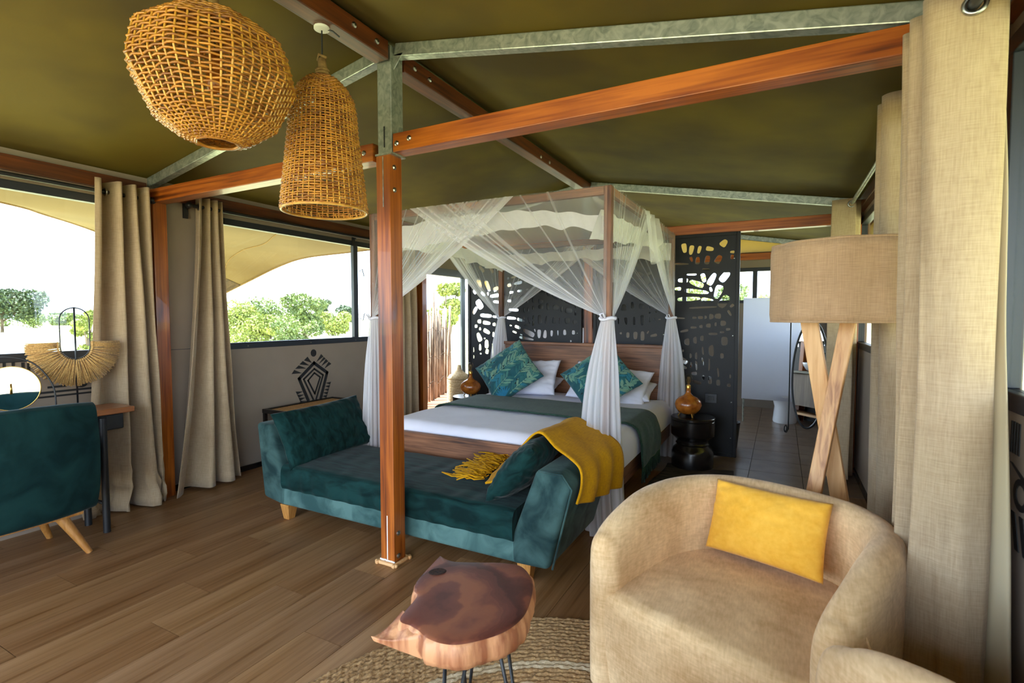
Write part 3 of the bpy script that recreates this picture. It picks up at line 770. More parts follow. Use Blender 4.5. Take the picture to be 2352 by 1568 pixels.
def leaf_screen(x0, x1, z0, z1, holes, label):
    y = 5.80
    t = thing('leaf_screen', label, 'screen', ((x0 + x1) / 2, y, 0), 'black leaf-cut screens')
    cut_plate('cut_panel', t, x0 + 0.02, x1 - 0.02, z0 + 0.02, z1 - 0.02, y, holes, 0.012, MAT['screen'])
    for a, b in ((x0, x0 + 0.035), (x1 - 0.035, x1)):
        put('frame_stile', G().box(a, b, y - 0.022, y + 0.022, z0, z1), MAT['screen'], t, bevel=0.003)
    for a, b in ((z0, z0 + 0.035), (z1 - 0.035, z1)):
        put('frame_rail', G().box(x0 + 0.035, x1 - 0.035, y - 0.022, y + 0.022, a, b), MAT['screen'], t, bevel=0.003)
    for zz in (0.22, 0.6, 1.3, 2.1):
        bolt(t, (x1 - 0.055, y - 0.008, zz), (0, -1, 0), 0.005)
    return t
leaf_screen(-3.70, -2.10, 0.02, 2.375, HOLES['left'], 'wide black leaf-cut screen left of the post behind the bed')
leaf_screen(-1.955, -1.09, 0.02, 2.375, HOLES['middle'], 'black leaf-cut screen between the post and the bed head corner')
rs = leaf_screen(-1.08, -0.385, 0.02, 2.375, HOLES['right'], 'tall black leaf-cut screen behind the right bedside stool')
sk = thing('wall_switch', 'dark grey switch plate on the black screen behind the gourd lamp', 'switch', (-0.66, 5.78, 0.6))
put('plate', G().box(-0.70, -0.58, 5.776, 5.792, 0.58, 0.68), MAT['frame'], sk, bevel=0.003)
put('rocker', G().box(-0.67, -0.61, 5.772, 5.78, 0.61, 0.65), MAT['black'], sk, bevel=0.002)
# ------------------------------------------------------------------ the four-poster bed
BX0, BX1, BY0, BY1, BZ = -3.085, -1.03, 3.345, 5.59, 2.365
bed = thing('four_poster_bed', 'wooden four poster bed with canopy frame and plank headboard', 'bed', ((BX0 + BX1) / 2, (BY0 + BY1) / 2, 0))
PS = 0.026
for x in (BX0, BX1):
    for y in (BY0, BY1):
        put('bed_post', G().box(x - PS, x + PS, y - PS, y + PS, 0, BZ), MAT['teak_z'], bed, bevel=0.004)
for y in (BY0, BY1):
    put('canopy_rail', G().box(BX0 + PS, BX1 - PS, y - 0.02, y + 0.02, BZ - 0.055, BZ), MAT['teak_x'], bed, bevel=0.004)
for x in (BX0, BX1):
    put('canopy_rail', G().box(x - 0.02, x + 0.02, BY0 + PS, BY1 - PS, BZ - 0.055, BZ), MAT['teak_y'], bed, bevel=0.004)
put('foot_rail', G().box(BX0 + PS, BX1 - PS, BY0 - 0.022, BY0 + 0.022, 0.34, 0.545), MAT['teak_x'], bed, bevel=0.006)
for x in (BX0, BX1):
    put('side_rail', G().box(x - 0.02, x + 0.02, BY0 + PS, BY1 - PS, 0.24, 0.42), MAT['teak_y'], bed, bevel=0.005)
hb = put('headboard', G().box(BX0 + PS, BX1 - PS, BY1 - 0.015, BY1 + 0.015, 0.35, 1.16), MAT['teak_x'], bed, bevel=0.003)
put('headboard_cap', G().box(BX0 + PS, BX1 - PS, BY1 - 0.026, BY1 + 0.026, 1.16, 1.195), MAT['teak_x'], hb, bevel=0.006)
for z in (0.62, 0.9):
    put('board_joint', G().box(BX0 + PS, BX1 - PS, BY1 - 0.0165, BY1 - 0.014, z, z + 0.004), MAT['teak_y'], hb)
for k in range(9):
    put('slat', G().box(BX0 + 0.02, BX1 - 0.02, BY0 + 0.12 + k * 0.24, BY0 + 0.22 + k * 0.24, 0.30, 0.325), MAT['teak_x'], bed)

def soft_box(x0, x1, y0, y1, z0, z1, r, nu=48, nv=40, bulge=0.0, amp=0.0, fr=3.0):
    """closed soft block: rounded-over top and sides, puckered a little"""
    def fn(u, v):
        a = 2 * pi * u; b = pi * (v - 0.5)
        c, s_ = cos(a), sin(a)
        q = 0.22
        sx = abs(c) ** q * (1 if c > 0 else -1); sy = abs(s_) ** q * (1 if s_ > 0 else -1)
        m = max(abs(c), abs(s_)); sx2, sy2 = c / m, s_ / m
        sx, sy = 0.35 * sx + 0.65 * sx2, 0.35 * sy + 0.65 * sy2
        cz, cr = sin(b), cos(b)
        qz = 0.22
        z = abs(cz) ** qz * (1 if cz > 0 else -1)
        rr = abs(cr) ** 0.16
        hx, hy, hz = (x1 - x0) / 2, (y1 - y0) / 2, (z1 - z0) / 2
        X = (x0 + x1) / 2 + hx * sx * rr; Y = (y0 + y1) / 2 + hy * sy * rr; Z = (z0 + z1) / 2 + hz * z
        Z += bulge * (1 - min(1, rr * 1.02) ** 6) * (1 if z > 0 else 0)
        if amp:
            nn = noise.noise(Vector((X * fr, Y * fr, Z * fr)))
            Z += amp * nn * (1 if z > 0.2 else 0.3); X += amp * 0.4 * noise.noise(Vector((Y * fr, Z * fr, X)))
        return (X, Y, Z)
    return fn
mt = thing('mattress', 'mattress with white fitted bedding on the wooden four poster bed', 'bedding', ((BX0 + BX1) / 2, (BY0 + BY1) / 2, 0.36))
g = G()
def matfn(u, v):
    # u around the perimeter band profile is not needed: height field with rolled edges
    X0, X1, Y0, Y1 = BX0 + 0.03, BX1 + 0.035, BY0 + 0.03, BY1 - 0.02
    x = X0 + (X1 - X0) * u; y = Y0 + (Y1 - Y0) * v
    ex = min(x - X0, X1 - x); ey = min(y - Y0, Y1 - y); e = min(ex, ey)
    r = 0.10
    drop = 0 if e > r else (r - sqrt(max(r * r - (r - e) ** 2, 0)))
    z = 0.615 - drop * 1.5 + 0.006 * noise.noise(Vector((x * 3, y * 3, 0))) + 0.003 * noise.noise(Vector((x * 9, y * 6, 3)))
    if v == 0 or v == 1 or u == 0 or u == 1: z = 0.39
    return (x, y, z)
NU = 64
def warp(t):
    # finer steps near the edges
    return 0 if t == 0 else 1 if t == 1 else 0.5 - 0.5 * cos(pi * t)
g.grid(lambda u, v: matfn(warp(u), warp(v)), NU, 64)
put('sheet', g, MAT['white_cloth'], mt, smooth=True)
put('mattress_core', G().box(BX0 + 0.06, BX1 - 0.03, BY0 + 0.05, BY1 - 0.04, 0.33, 0.50), MAT['white_cloth'], mt)

# knitted runner across the bed with fringe at the right end
g = G()
RS = [(BX0 - 0.02, 0.42), (BX0 + 0.02, 0.545), (BX0 + 0.09, 0.615), (BX0 + 0.25, 0.635), (-2.5, 0.632), (-2.0, 0.636), (-1.5, 0.634), (-1.26, 0.632), (-1.13, 0.636), (-1.06, 0.626), (-0.995, 0.585), (-0.965, 0.50), (-0.955, 0.40), (-0.955, 0.29)]
def runfn(u, v):
    p = catmull(RS, 60)[int(round(u * 60))]
    y = 4.10 + 0.68 * v + 0.03 * sin(p[0] * 2.1 + 0.7) - 0.05 * (p[0] + 2.0) * 0.4
    z = p[1] + 0.006 * noise.noise(Vector((p[0] * 5, y * 5, 1.0)))
    x = p[0] + (0.012 * noise.noise(Vector((z * 9, y * 9, 2.0))) if p[0] > -1.05 else 0)
    return (x, y, z + 0.004)
g.grid(runfn, 60, 20)
rn = mesh1('bed_runner', g, MAT['runner'], 'dark green knitted runner laid across the white bed', 'blanket', (-2.0, 4.4, 0.63), smooth=True, solid=0.012)
BASE[rn.name] = Vector((-2.0, 4.4, 0.63))
g = G()
for k in range(56):
    p = runfn(1.0, k / 55)
    dx = random.uniform(-0.012, 0.012); dy = random.uniform(-0.012, 0.012)
    g.tube([(p[0], p[1], p[2] + 0.01), (p[0] + dx * 0.5, p[1] + dy * 0.5, p[2] - 0.05), (p[0] + dx, p[1] + dy, p[2] - 0.11 - random.random() * 0.02)], [0.005, 0.005, 0.006], 5)
tag(put('fringe', g, MAT['runner'], rn, smooth=True), kind='stuff')

# ------------------------------------------------------------------ pillows
def pillow_grid(c, ux, uy, w, h, t, n=40, pinch=0.07, amp=0.006, seed=0.0, both=True):
    """cushion with two puffed faces meeting at a seam and pointed corners"""
    c, ux, uy = Vector(c), Vector(ux).normalized(), Vector(uy).normalized()
    un = ux.cross(uy).normalized(); uy = un.cross(ux)
    g = G(); uv = []
    idx = {}
    for side in (1, -1):
        for i in range(n + 1):
            for j in range(n + 1):
                a, b = -1 + 2 * i / n, -1 + 2 * j / n
                edge = i in (0, n) or j in (0, n)
                if edge and side == -1:
                    idx[(side, i, j)] = idx[(1, i, j)]; continue
                k = max((1 - a * a) * (1 - b * b), 0) ** 0.42
                px = a * w / 2 * (1 - pinch * (1 - b * b)); py = b * h / 2 * (1 - pinch * (1 - a * a))
                th = side * t / 2 * k
                q = Vector((a * 2.2 + seed, b * 2.2, side * 0.7))
                wr = amp * noise.noise(q * 2.2) + amp * 1.2 * (1 - k) * noise.noise(Vector((a * 7 + seed, b * 7, side)))
                p = c + ux * px + uy * py + un * (th + wr * (1 if k > 0 else 0) * side)
                idx[(side, i, j)] = len(g.v); g.v.append(tuple(p)); uv.append((a, b, side))
        for i in range(n):
            for j in range(n):
                f = [idx[(side, i, j)], idx[(side, i + 1, j)], idx[(side, i + 1, j + 1)], idx[(side, i, j + 1)]]
                g.f.append(tuple(f if side == 1 else f[::-1])); g.mi.append(0)
    return g, uv

def pillow(name, label, mat, c, ux, uy, w, h, t, group=None, cat='pillow', **kw):
    g, uv = pillow_grid(c, ux, uy, w, h, t, **kw)
    return mesh1(name, g, mat, label, cat, c, group=group, smooth=True)

# white sleeping pillows
pillow('pillow', 'white pillow lying flat against the headboard, left half of the bed', MAT['white_cloth'], (-2.58, 5.36, 0.71), (1, 0, 0), (0, 0.95, 0.3), 0.72, 0.42, 0.17, 'white bed pillows', seed=1)
pillow('pillow', 'white pillow lying flat against the headboard, right half of the bed', MAT['white_cloth'], (-1.52, 5.36, 0.71), (1, 0, 0), (0, 0.95, 0.3), 0.74, 0.42, 0.17, 'white bed pillows', seed=2)
pillow('pillow', 'white pillow standing behind the left leaf-print cushion', MAT['white_cloth'], (-2.56, 5.26, 0.80), (1, 0.05, 0.06), (0.02, 0.62, 0.8), 0.74, 0.46, 0.15, 'white bed pillows', seed=3, amp=0.012)
pillow('pillow', 'white pillow standing behind the right leaf-print cushion', MAT['white_cloth'], (-1.60, 5.26, 0.78), (1, -0.03, -0.10), (0.02, 0.62, 0.8), 0.86, 0.46, 0.15, 'white bed pillows', seed=4, amp=0.012)

# leaf-print cushions: the printed fronds are painted per vertex on a fine grid
LEAF_BASE = srgb(20, 76, 85)[:3]
LEAF_COLS = [srgb(62, 116, 110)[:3], srgb(98, 142, 124)[:3], srgb(36, 96, 98)[:3], srgb(36, 110, 128)[:3], srgb(112, 146, 124)[:3]]
DARK = srgb(8, 30, 34)[:3]; BLUE = srgb(24, 108, 142)[:3]
def make_fronds(rnd):
    L = []
    stems = [((-0.9, -0.05), (0.75, 0.25), 0.42), ((-0.2, 0.95), (0.9, 0.55), 0.34), ((0.1, -0.55), (0.95, -0.25), 0.36), ((-0.8, 0.45), (-0.1, 0.95), 0.34), ((-0.95, 0.9), (-0.55, 0.2), 0.3), ((0.5, -0.95), (0.98, -0.6), 0.3), ((0.3, 0.5), (0.98, 0.98), 0.3),
             ((-0.95, -0.55), (-0.1, -0.35), 0.36), ((-0.35, -0.95), (0.55, -0.8), 0.32), ((0.2, 0.1), (0.95, 0.05), 0.3)]
    for a, b, ln in stems:
        a, b = Vector(a), Vector(b); d = (b - a); ang = atan2(d.y, d.x)
        col = rnd.choice(LEAF_COLS)
        L.append((a, b, 0.012, LEAF_COLS[4]))
        m = int(d.length / 0.13)
        for k in range(1, m + 1):
            p = a + d * (k / (m + 0.5))
            for s_ in (-1, 1):
                t = ang + s_ * (0.75 + rnd.uniform(-0.12, 0.12))
                l = ln * rnd.uniform(0.8, 1.15)
                L.append((p, p + Vector((cos(t), sin(t))) * l, 0.042 * rnd.uniform(0.8, 1.2), rnd.choice(LEAF_COLS)))
    for k in range(9):
        t = radians(25 + k * 15)
        L.append((Vector((-0.62, -0.95)), Vector((-0.62, -0.95)) + Vector((cos(t), sin(t))) * 0.42, 0.03, BLUE))
    for k in range(22):
        p = Vector((rnd.uniform(-1, 1), rnd.uniform(-1, 1))); t = rnd.uniform(0, 6.3)
        L.append((p, p + Vector((cos(t), sin(t))) * 0.10, 0.022, DARK))
    return L
def leaf_cushion(label, c, ux, uy, w, t, seed):
    n = 120
    g, uv = pillow_grid(c, ux, uy, w, w, t, n=n, pinch=0.06, amp=0.008, seed=seed)
    F = make_fronds(random.Random(seed))
    cols = []
    for a, b, s_ in uv:
        col = LEAF_BASE
        if s_ == 1:
            q = Vector((a, b))
            nz = noise.noise(Vector((a * 3, b * 3, seed))) * 0.25
            col = tuple(x * (1 + nz) for x in LEAF_BASE)
            for p0, p1, wd, cc in F:
                d = p1 - p0; L2 = d.length_squared
                tt = (q - p0).dot(d) / L2
                if 0 <= tt <= 1:
                    dist = abs((q - p0).cross(d)) / sqrt(L2)
                    ww = wd if wd < 0.015 else wd * (sin(pi * tt) ** 0.7)
                    if dist < ww:
                        col = tuple(x * (1.0 if dist > ww * 0.18 else 0.75) for x in cc)
        cols.append(col)
    o = mesh1('leaf_print_cushion', g, MAT_PRINT, label, 'cushion', c, group='leaf-print cushions', smooth=True)
    col_attr(o, 'print', cols)
    return o
MAT_PRINT = attr_mat('leaf_print', rough=0.75, sheen=0.2, bump=0.15)
leaf_cushion('teal leaf-print cushion standing on its corner, left side of the bed', (-2.68, 5.02, 0.88), (0.74, 0.42, 0.55), (-0.64, 0.42, 0.66), 0.61, 0.17, 3)
leaf_cushion('teal leaf-print cushion partly behind the gathered net at the bed corner', (-1.62, 5.02, 0.865), (0.72, 0.42, 0.52), (-0.66, 0.42, 0.62), 0.62, 0.17, 8)

# ------------------------------------------------------------------ mosquito net
net = thing('mosquito_net', 'sheer white mosquito net tied back at the four bed posts', 'net', ((BX0 + BX1) / 2, (BY0 + BY1) / 2, 1.5))
FR, FL, HR, HL = (BX1, BY0), (BX0, BY0), (BX1, BY1), (BX0, BY1)
KZ = 1.485
rndn = random.Random(5)
def net_panel(corner, other, frac, nrm, seed, dens=1.0):
    """half curtain gathered from the rail towards the tie at its own post"""
    cx, cy = corner; ox, oy = other
    r = random.Random(seed)
    g = G(); den = []
    nu, nv = 72, 26
    ph = [r.uniform(0, 6.3) for _ in range(3)]
    band = [0.75 + 0.25 * r.random() for _ in range(nu + 1)]
    for i in range(nu + 1):
        if r.random() < 0.12: band[i] = 2.2
    K = (cx + nrm[0] * 0.035, cy + nrm[1] * 0.035, KZ)
    for i in range(nu + 1):
        u = i / nu
        f = frac * u ** 0.85
        tx, ty = cx + (ox - cx) * f + nrm[0] * 0.03, cy + (oy - cy) * f + nrm[1] * 0.03
        for j in range(nv + 1):
            v = j / nv
            w = v
            x = tx + (K[0] - tx) * w; y = ty + (K[1] - ty) * w
            z = BZ + 0.004 + (K[2] - BZ) * w
            free = max(0, (u - 0.55) / 0.45)
            z -= 0.16 * u * v * (1 - v) * frac * 2.0
            pl = (0.016 * sin(u * 2 * pi * 13 + ph[0]) + 0.010 * sin(u * 2 * pi * 29 + ph[1])) * (0.25 + 1.6 * v * (1 - v)) * (0.4 + 0.9 * free)
            x += nrm[0] * pl; y += nrm[1] * pl
            d = 0.15 + 0.10 * free + 0.50 * free ** 2 + 0.14 * v ** 2 + 0.5 * v ** 5
            if u > 0.93: d += 0.12
            d = min(0.93, d * band[i] * dens)
            g.v.append((x, y, z)); den.append(d)
    for i in range(nu):
        for j in range(nv):
            a = i * (nv + 1) + j
            g.f.append((a, a + nv + 1, a + nv + 2, a + 1)); g.mi.append(0)
    o = put('net_panel', g, MAT['net'], net, smooth=True)
    float_attr(o, 'cloth_weight', den)
    return o
net_panel(FR, FL, 0.80, (0, -1), 1)
net_panel(FL, FR, 0.66, (0, -1), 2)
net_panel(FR, HR, 0.50, (1, 0), 3)
net_panel(HR, FR, 0.62, (1, 0), 4)
net_panel(HR, HL, 0.62, (0, 1), 5)
net_panel(HL, HR, 0.62, (0, 1), 6)
net_panel(HL, FL, 0.62, (-1, 0), 7)
net_panel(FL, HL, 0.62, (-1, 0), 8)
def skirt(corner, shift, seed, zb=0.02, R=0.10):
    cx, cy = corner; r = random.Random(seed)
    ph = [r.uniform(0, 6.3) for _ in range(4)]
    g = G(); den = []
    nu, nv = 90, 34
    for i in range(nu):
        u = i / nu; a = 2 * pi * u
        for j in range(nv + 1):
            v = j / nv
            z = KZ - (KZ - zb) * v
            rad = 0.042 + (R - 0.042) * (1 - (1 - v) ** 2.6) * (1 - 0.25 * max(0, v - 0.6))
            rad *= 1 + 0.16 * sin(7 * a + ph[0] + 1.2 * v) * min(1, v * 4) + 0.09 * sin(16 * a + ph[1]) * min(1, v * 5)
            sx = shift[0] * sin(pi * min(1, v * 1.0)); sy = shift[1] * sin(pi * v)
            g.v.append((cx + sx + rad * 1.05 * cos(a), cy + sy + rad * 0.85 * sin(a), z))
            d = 0.50 + 0.42 * (1 - v) ** 5 + 0.12 * sin(16 * a + ph[1] + 0.5) + 0.08 * sin(31 * a + ph[2])
            den.append(max(0.15, min(0.9, d)))
    for i in range(nu):
        b = (i + 1) % nu
        for j in range(nv):
            g.f.append((i * (nv + 1) + j, b * (nv + 1) + j, b * (nv + 1) + j + 1, i * (nv + 1) + j + 1)); g.mi.append(0)
    o = put('net_fall', g, MAT['net'], net, smooth=True)
    float_attr(o, 'cloth_weight', den)
    tie = G()
    tie.tube([(cx + 0.05 * cos(t * pi / 8), cy + 0.045 * sin(t * pi / 8), KZ + 0.006 * sin(t)) for t in range(16)], 0.012, 8, closed=True)
    tie.tube([(cx - 0.02, cy - 0.05, KZ), (cx - 0.035, cy - 0.065, KZ + 0.03), (cx - 0.01, cy - 0.07, KZ + 0.035), (cx, cy - 0.055, KZ)], 0.007, 6)
    put('tie', tie, MAT['white_cloth'], net, smooth=True)
skirt(FR, (-0.03, -0.02), 11, R=0.125)
skirt(FL, (0.0, 0.0), 12, R=0.11)
skirt(HR, (0.02, -0.02), 13, R=0.125)
skirt(HL, (-0.03, 0.0), 14, R=0.12)
# sheer sheet over the top
g = G(); den = []
def topfn(u, v):
    return (BX0 + 0.02 + (BX1 - BX0 - 0.04) * u, BY0 + 0.02 + (BY1 - BY0 - 0.04) * v, BZ + 0.008 - 0.05 * sin(pi * u) * sin(pi * v))
g.grid(topfn, 16, 16)
o = put('net_top', g, MAT['net'], net, smooth=True)
float_attr(o, 'cloth_weight', [0.5] * len(g.v))
# white valance hanging in swags inside the canopy frame
def valance(a, b, inset, d0, d1, mid, seed, hgt=0.17):
    a, b = Vector(a), Vector(b); nrm = Vector(inset)
    g = G()
    def fn(u, v):
        p = a + (b - a) * u
        top = BZ - 0.05 - (d0 * (1 - u) ** 2 + d1 * u ** 3 + 0.03 * sin(pi * u) * mid)
        h = hgt * (0.85 + 0.25 * sin(u * 5.1 + seed) + 0.06 * sin(u * 40 + seed))
        wob = 0.020 * sin(u * 34 + seed) + 0.012 * sin(u * 71 + seed * 2)
        off = 0.05 + wob * (0.2 + v) + 0.05 * v
        return (p.x + nrm.x * off, p.y + nrm.y * off, top - h * v + 0.006 * sin(u * 60))
    g.grid(fn, 110, 6)
    return put('valance', g, MAT['swag'], net, smooth=True)
valance(FL, FR, (0, 1), 0.10, 0.15, -0.6, 0.4)
valance(HL, HR, (0, -1), 0.06, 0.05, 1.5, 2.2, 0.18)
valance(FR, HR, (-1, 0), 0.10, 0.06, 1.0, 1.1)
valance(FL, HL, (1, 0), 0.08, 0.06, 1.8, 3.0, 0.19)
# stripes of cloth looped over the right canopy rail
g = G()
def loopfn(u, v):
    y = 4.25 + 0.5 * u
    x = BX1 + 0.03 + 0.025 * sin(u * 17) + 0.03 * v
    return (x, y + 0.06 * v, BZ - 0.0 - (0.30 + 0.12 * sin(u * 5)) * v)
g.grid(loopfn, 40, 10)
o = put('net_fold', g, MAT['net'], net, smooth=True)
float_attr(o, 'cloth_weight', [0.4] * len(g.v))
# ------------------------------------------------------------------ velvet daybed
DY0, DY1 = 2.495, 3.275
day = thing('daybed', 'teal velvet daybed with outward-leaning arms at the foot of the bed', 'daybed', (-2.25, 2.88, 0))
put('base', G().box(-3.24, -1.28, DY0 + 0.005, DY1 - 0.005, 0.113, 0.27), MAT['velvet_lit'], day, bevel=0.02, seg=4)
def arm(poly):
    g = G().prism(poly, lambda a, b: (a, DY0, b), lambda a, b: (a, DY1, b))
    put('arm', g, MAT['velvet'], day, bevel=0.03, seg=5)
arm([(-3.43, 0.14), (-3.20, 0.105), (-3.185, 0.25), (-3.345, 0.695), (-3.50, 0.70)][::-1])
arm([(-1.315, 0.108), (-1.09, 0.115), (-0.955, 0.60), (-1.02, 0.665), (-1.165, 0.665), (-1.32, 0.25)][::-1])
# piping along the arm front edges
g = G(); g.tube([(-1.065, DY0 + 0.004, 0.13), (-0.955, DY0 + 0.004, 0.585), (-1.01, DY0 + 0.004, 0.655), (-1.15, DY0 + 0.004, 0.66)], 0.006, 6)
put('piping', g, MAT['velvet'], day, smooth=True)
g = G()
def cushfn(u, v):
    x0, x1, y0, y1 = -3.215, -1.30, DY0 - 0.012, DY1 - 0.03
    # perimeter profile over front edge, top and back edge
    prof = [(y0 + 0.01, 0.24), (y0, 0.27), (y0 - 0.002, 0.33), (y0 + 0.004, 0.385), (y0 + 0.025, 0.408), (y0 + 0.09, 0.418), ((y0 + y1) / 2, 0.425), (y1 - 0.08, 0.418), (y1 - 0.02, 0.40), (y1, 0.33), (y1 - 0.01, 0.24)]
    p = catmull(prof, 60)[int(round(v * 60))]
    x = x0 + (x1 - x0) * u
    wz = 0.0
    if 0.1 < v < 0.95:
        wz = 0.0035 * sin((x * 34 + 5 * noise.noise(Vector((x * 2, p[0] * 3, 0)))) + p[0] * 9) * (0.4 + 0.8 * noise.noise(Vector((x * 2.2, p[0] * 2, 4))))
    wy = 0.004 * sin(x * 45 + 3 * noise.noise(Vector((x * 3, 0, 0)))) * (1 if v < 0.3 else 0)
    return (x, p[0] + wy, p[1] + wz)
g.grid(cushfn, 200, 60)
n0 = 61
g.f.append(tuple(range(n0 - 1, -1, -1))); g.mi.append(0)
g.f.append(tuple(200 * n0 + k for k in range(n0))); g.mi.append(0)
put('seat_cushion', g, MAT['velvet_dark'], day, smooth=True, autosmooth=60)
for x, y in ((-3.21, DY0 + 0.05), (-1.25, DY0 + 0.07), (-3.21, DY1 - 0.06), (-1.25, DY1 - 0.06)):
    g = G()
    a, b = 0.045, 0.028
    g.add([(x - b, y - b, 0), (x + b, y - b, 0), (x + b, y + b, 0), (x - b, y + b, 0), (x - a, y - a, 0.115), (x + a, y - a, 0.115), (x + a, y + a, 0.115), (x - a, y + a, 0.115)],
          [(3, 2, 1, 0), (4, 5, 6, 7), (0, 1, 5, 4), (1, 2, 6, 5), (2, 3, 7, 6), (3, 0, 4, 7)])
    put('leg', g, MAT['oak_leg'], day, bevel=0.004)
pillow('bolster_cushion', 'long dark teal velvet cushion leaning on the left arm of the daybed', MAT['velvet_dark'], (-3.20, 2.90, 0.60), (0.0, 1, 0.03), (-0.42, 0.0, 0.90), 0.86, 0.44, 0.18, cat='cushion', group='velvet daybed cushions', amp=0.010, seed=5, n=60, pinch=0.05)
pillow('bolster_cushion', 'dark teal velvet cushion under the yellow throw against the right arm', MAT['velvet_dark'], (-1.355, 2.78, 0.595), (0.0, 1, 0.0), (0.66, 0.0, 0.75), 0.50, 0.46, 0.20, cat='cushion', group='velvet daybed cushions', amp=0.010, seed=7, n=60, pinch=0.05)
# yellow throw over the right arm
NEAR = [(-1.63, 0.440), (-1.56, 0.47), (-1.45, 0.60), (-1.31, 0.765), (-1.22, 0.805), (-1.12, 0.745), (-1.02, 0.700), (-0.945, 0.655), (-0.925, 0.57), (-0.94, 0.47)]
FAR = [(-1.75, 0.445), (-1.62, 0.47), (-1.45, 0.60), (-1.33, 0.735), (-1.22, 0.79), (-1.10, 0.735), (-1.0, 0.695), (-0.925, 0.64), (-0.905, 0.53), (-0.92, 0.36)]
cn, cf = catmull(NEAR, 72), catmull(FAR, 72)
def thfn(u, v):
    k = int(round(u * 72))
    a, b = cn[k], cf[k]
    y = 2.60 + (0.14 if u < 0.15 else 0.14 - 0.2 * (u - 0.15)) * (1 - v) + v * 0.68 + 0.02 * sin(u * 6)
    x = a[0] + (b[0] - a[0]) * v; z = a[1] + (b[1] - a[1]) * v
    m = 0.012 * sin(v * 17 + u * 4) * (0.3 + (u > 0.6) * (u - 0.6) * 3)
    return (x + m, y, z + 0.012 * noise.noise(Vector((x * 5, y * 5, 3.3))) + 0.016)
g = G(); g.grid(thfn, 72, 30)
th = mesh1('throw_blanket', g, MAT['yellow'], 'mustard yellow knitted throw draped over the right daybed arm', 'blanket', (-1.2, 2.95, 0.75), smooth=True, solid=0.012)
BASE[th.name] = Vector((-1.2, 2.95, 0.75))
g = G()
for k in range(230):
    t = random.random()
    x0 = -1.66 - random.random() * 0.10 - 0.1 * t; y0 = 2.78 + 0.58 * t
    L = 0.07 + random.random() * 0.17
    a = pi + random.uniform(-0.55, 0.45)
    p = [(x0, y0, 0.447 + random.random() * 0.02)]
    for s in range(1, 4):
        p.append((x0 + cos(a) * L * s / 3 + random.uniform(-.012, .012), y0 + sin(a) * L * s / 3 + random.uniform(-.015, .015), 0.442 + random.random() * 0.03))
    g.tube(p, [0.004, 0.005, 0.005, 0.004], 5)
tag(put('fringe', g, MAT['yellow'], th, smooth=True), kind='stuff')

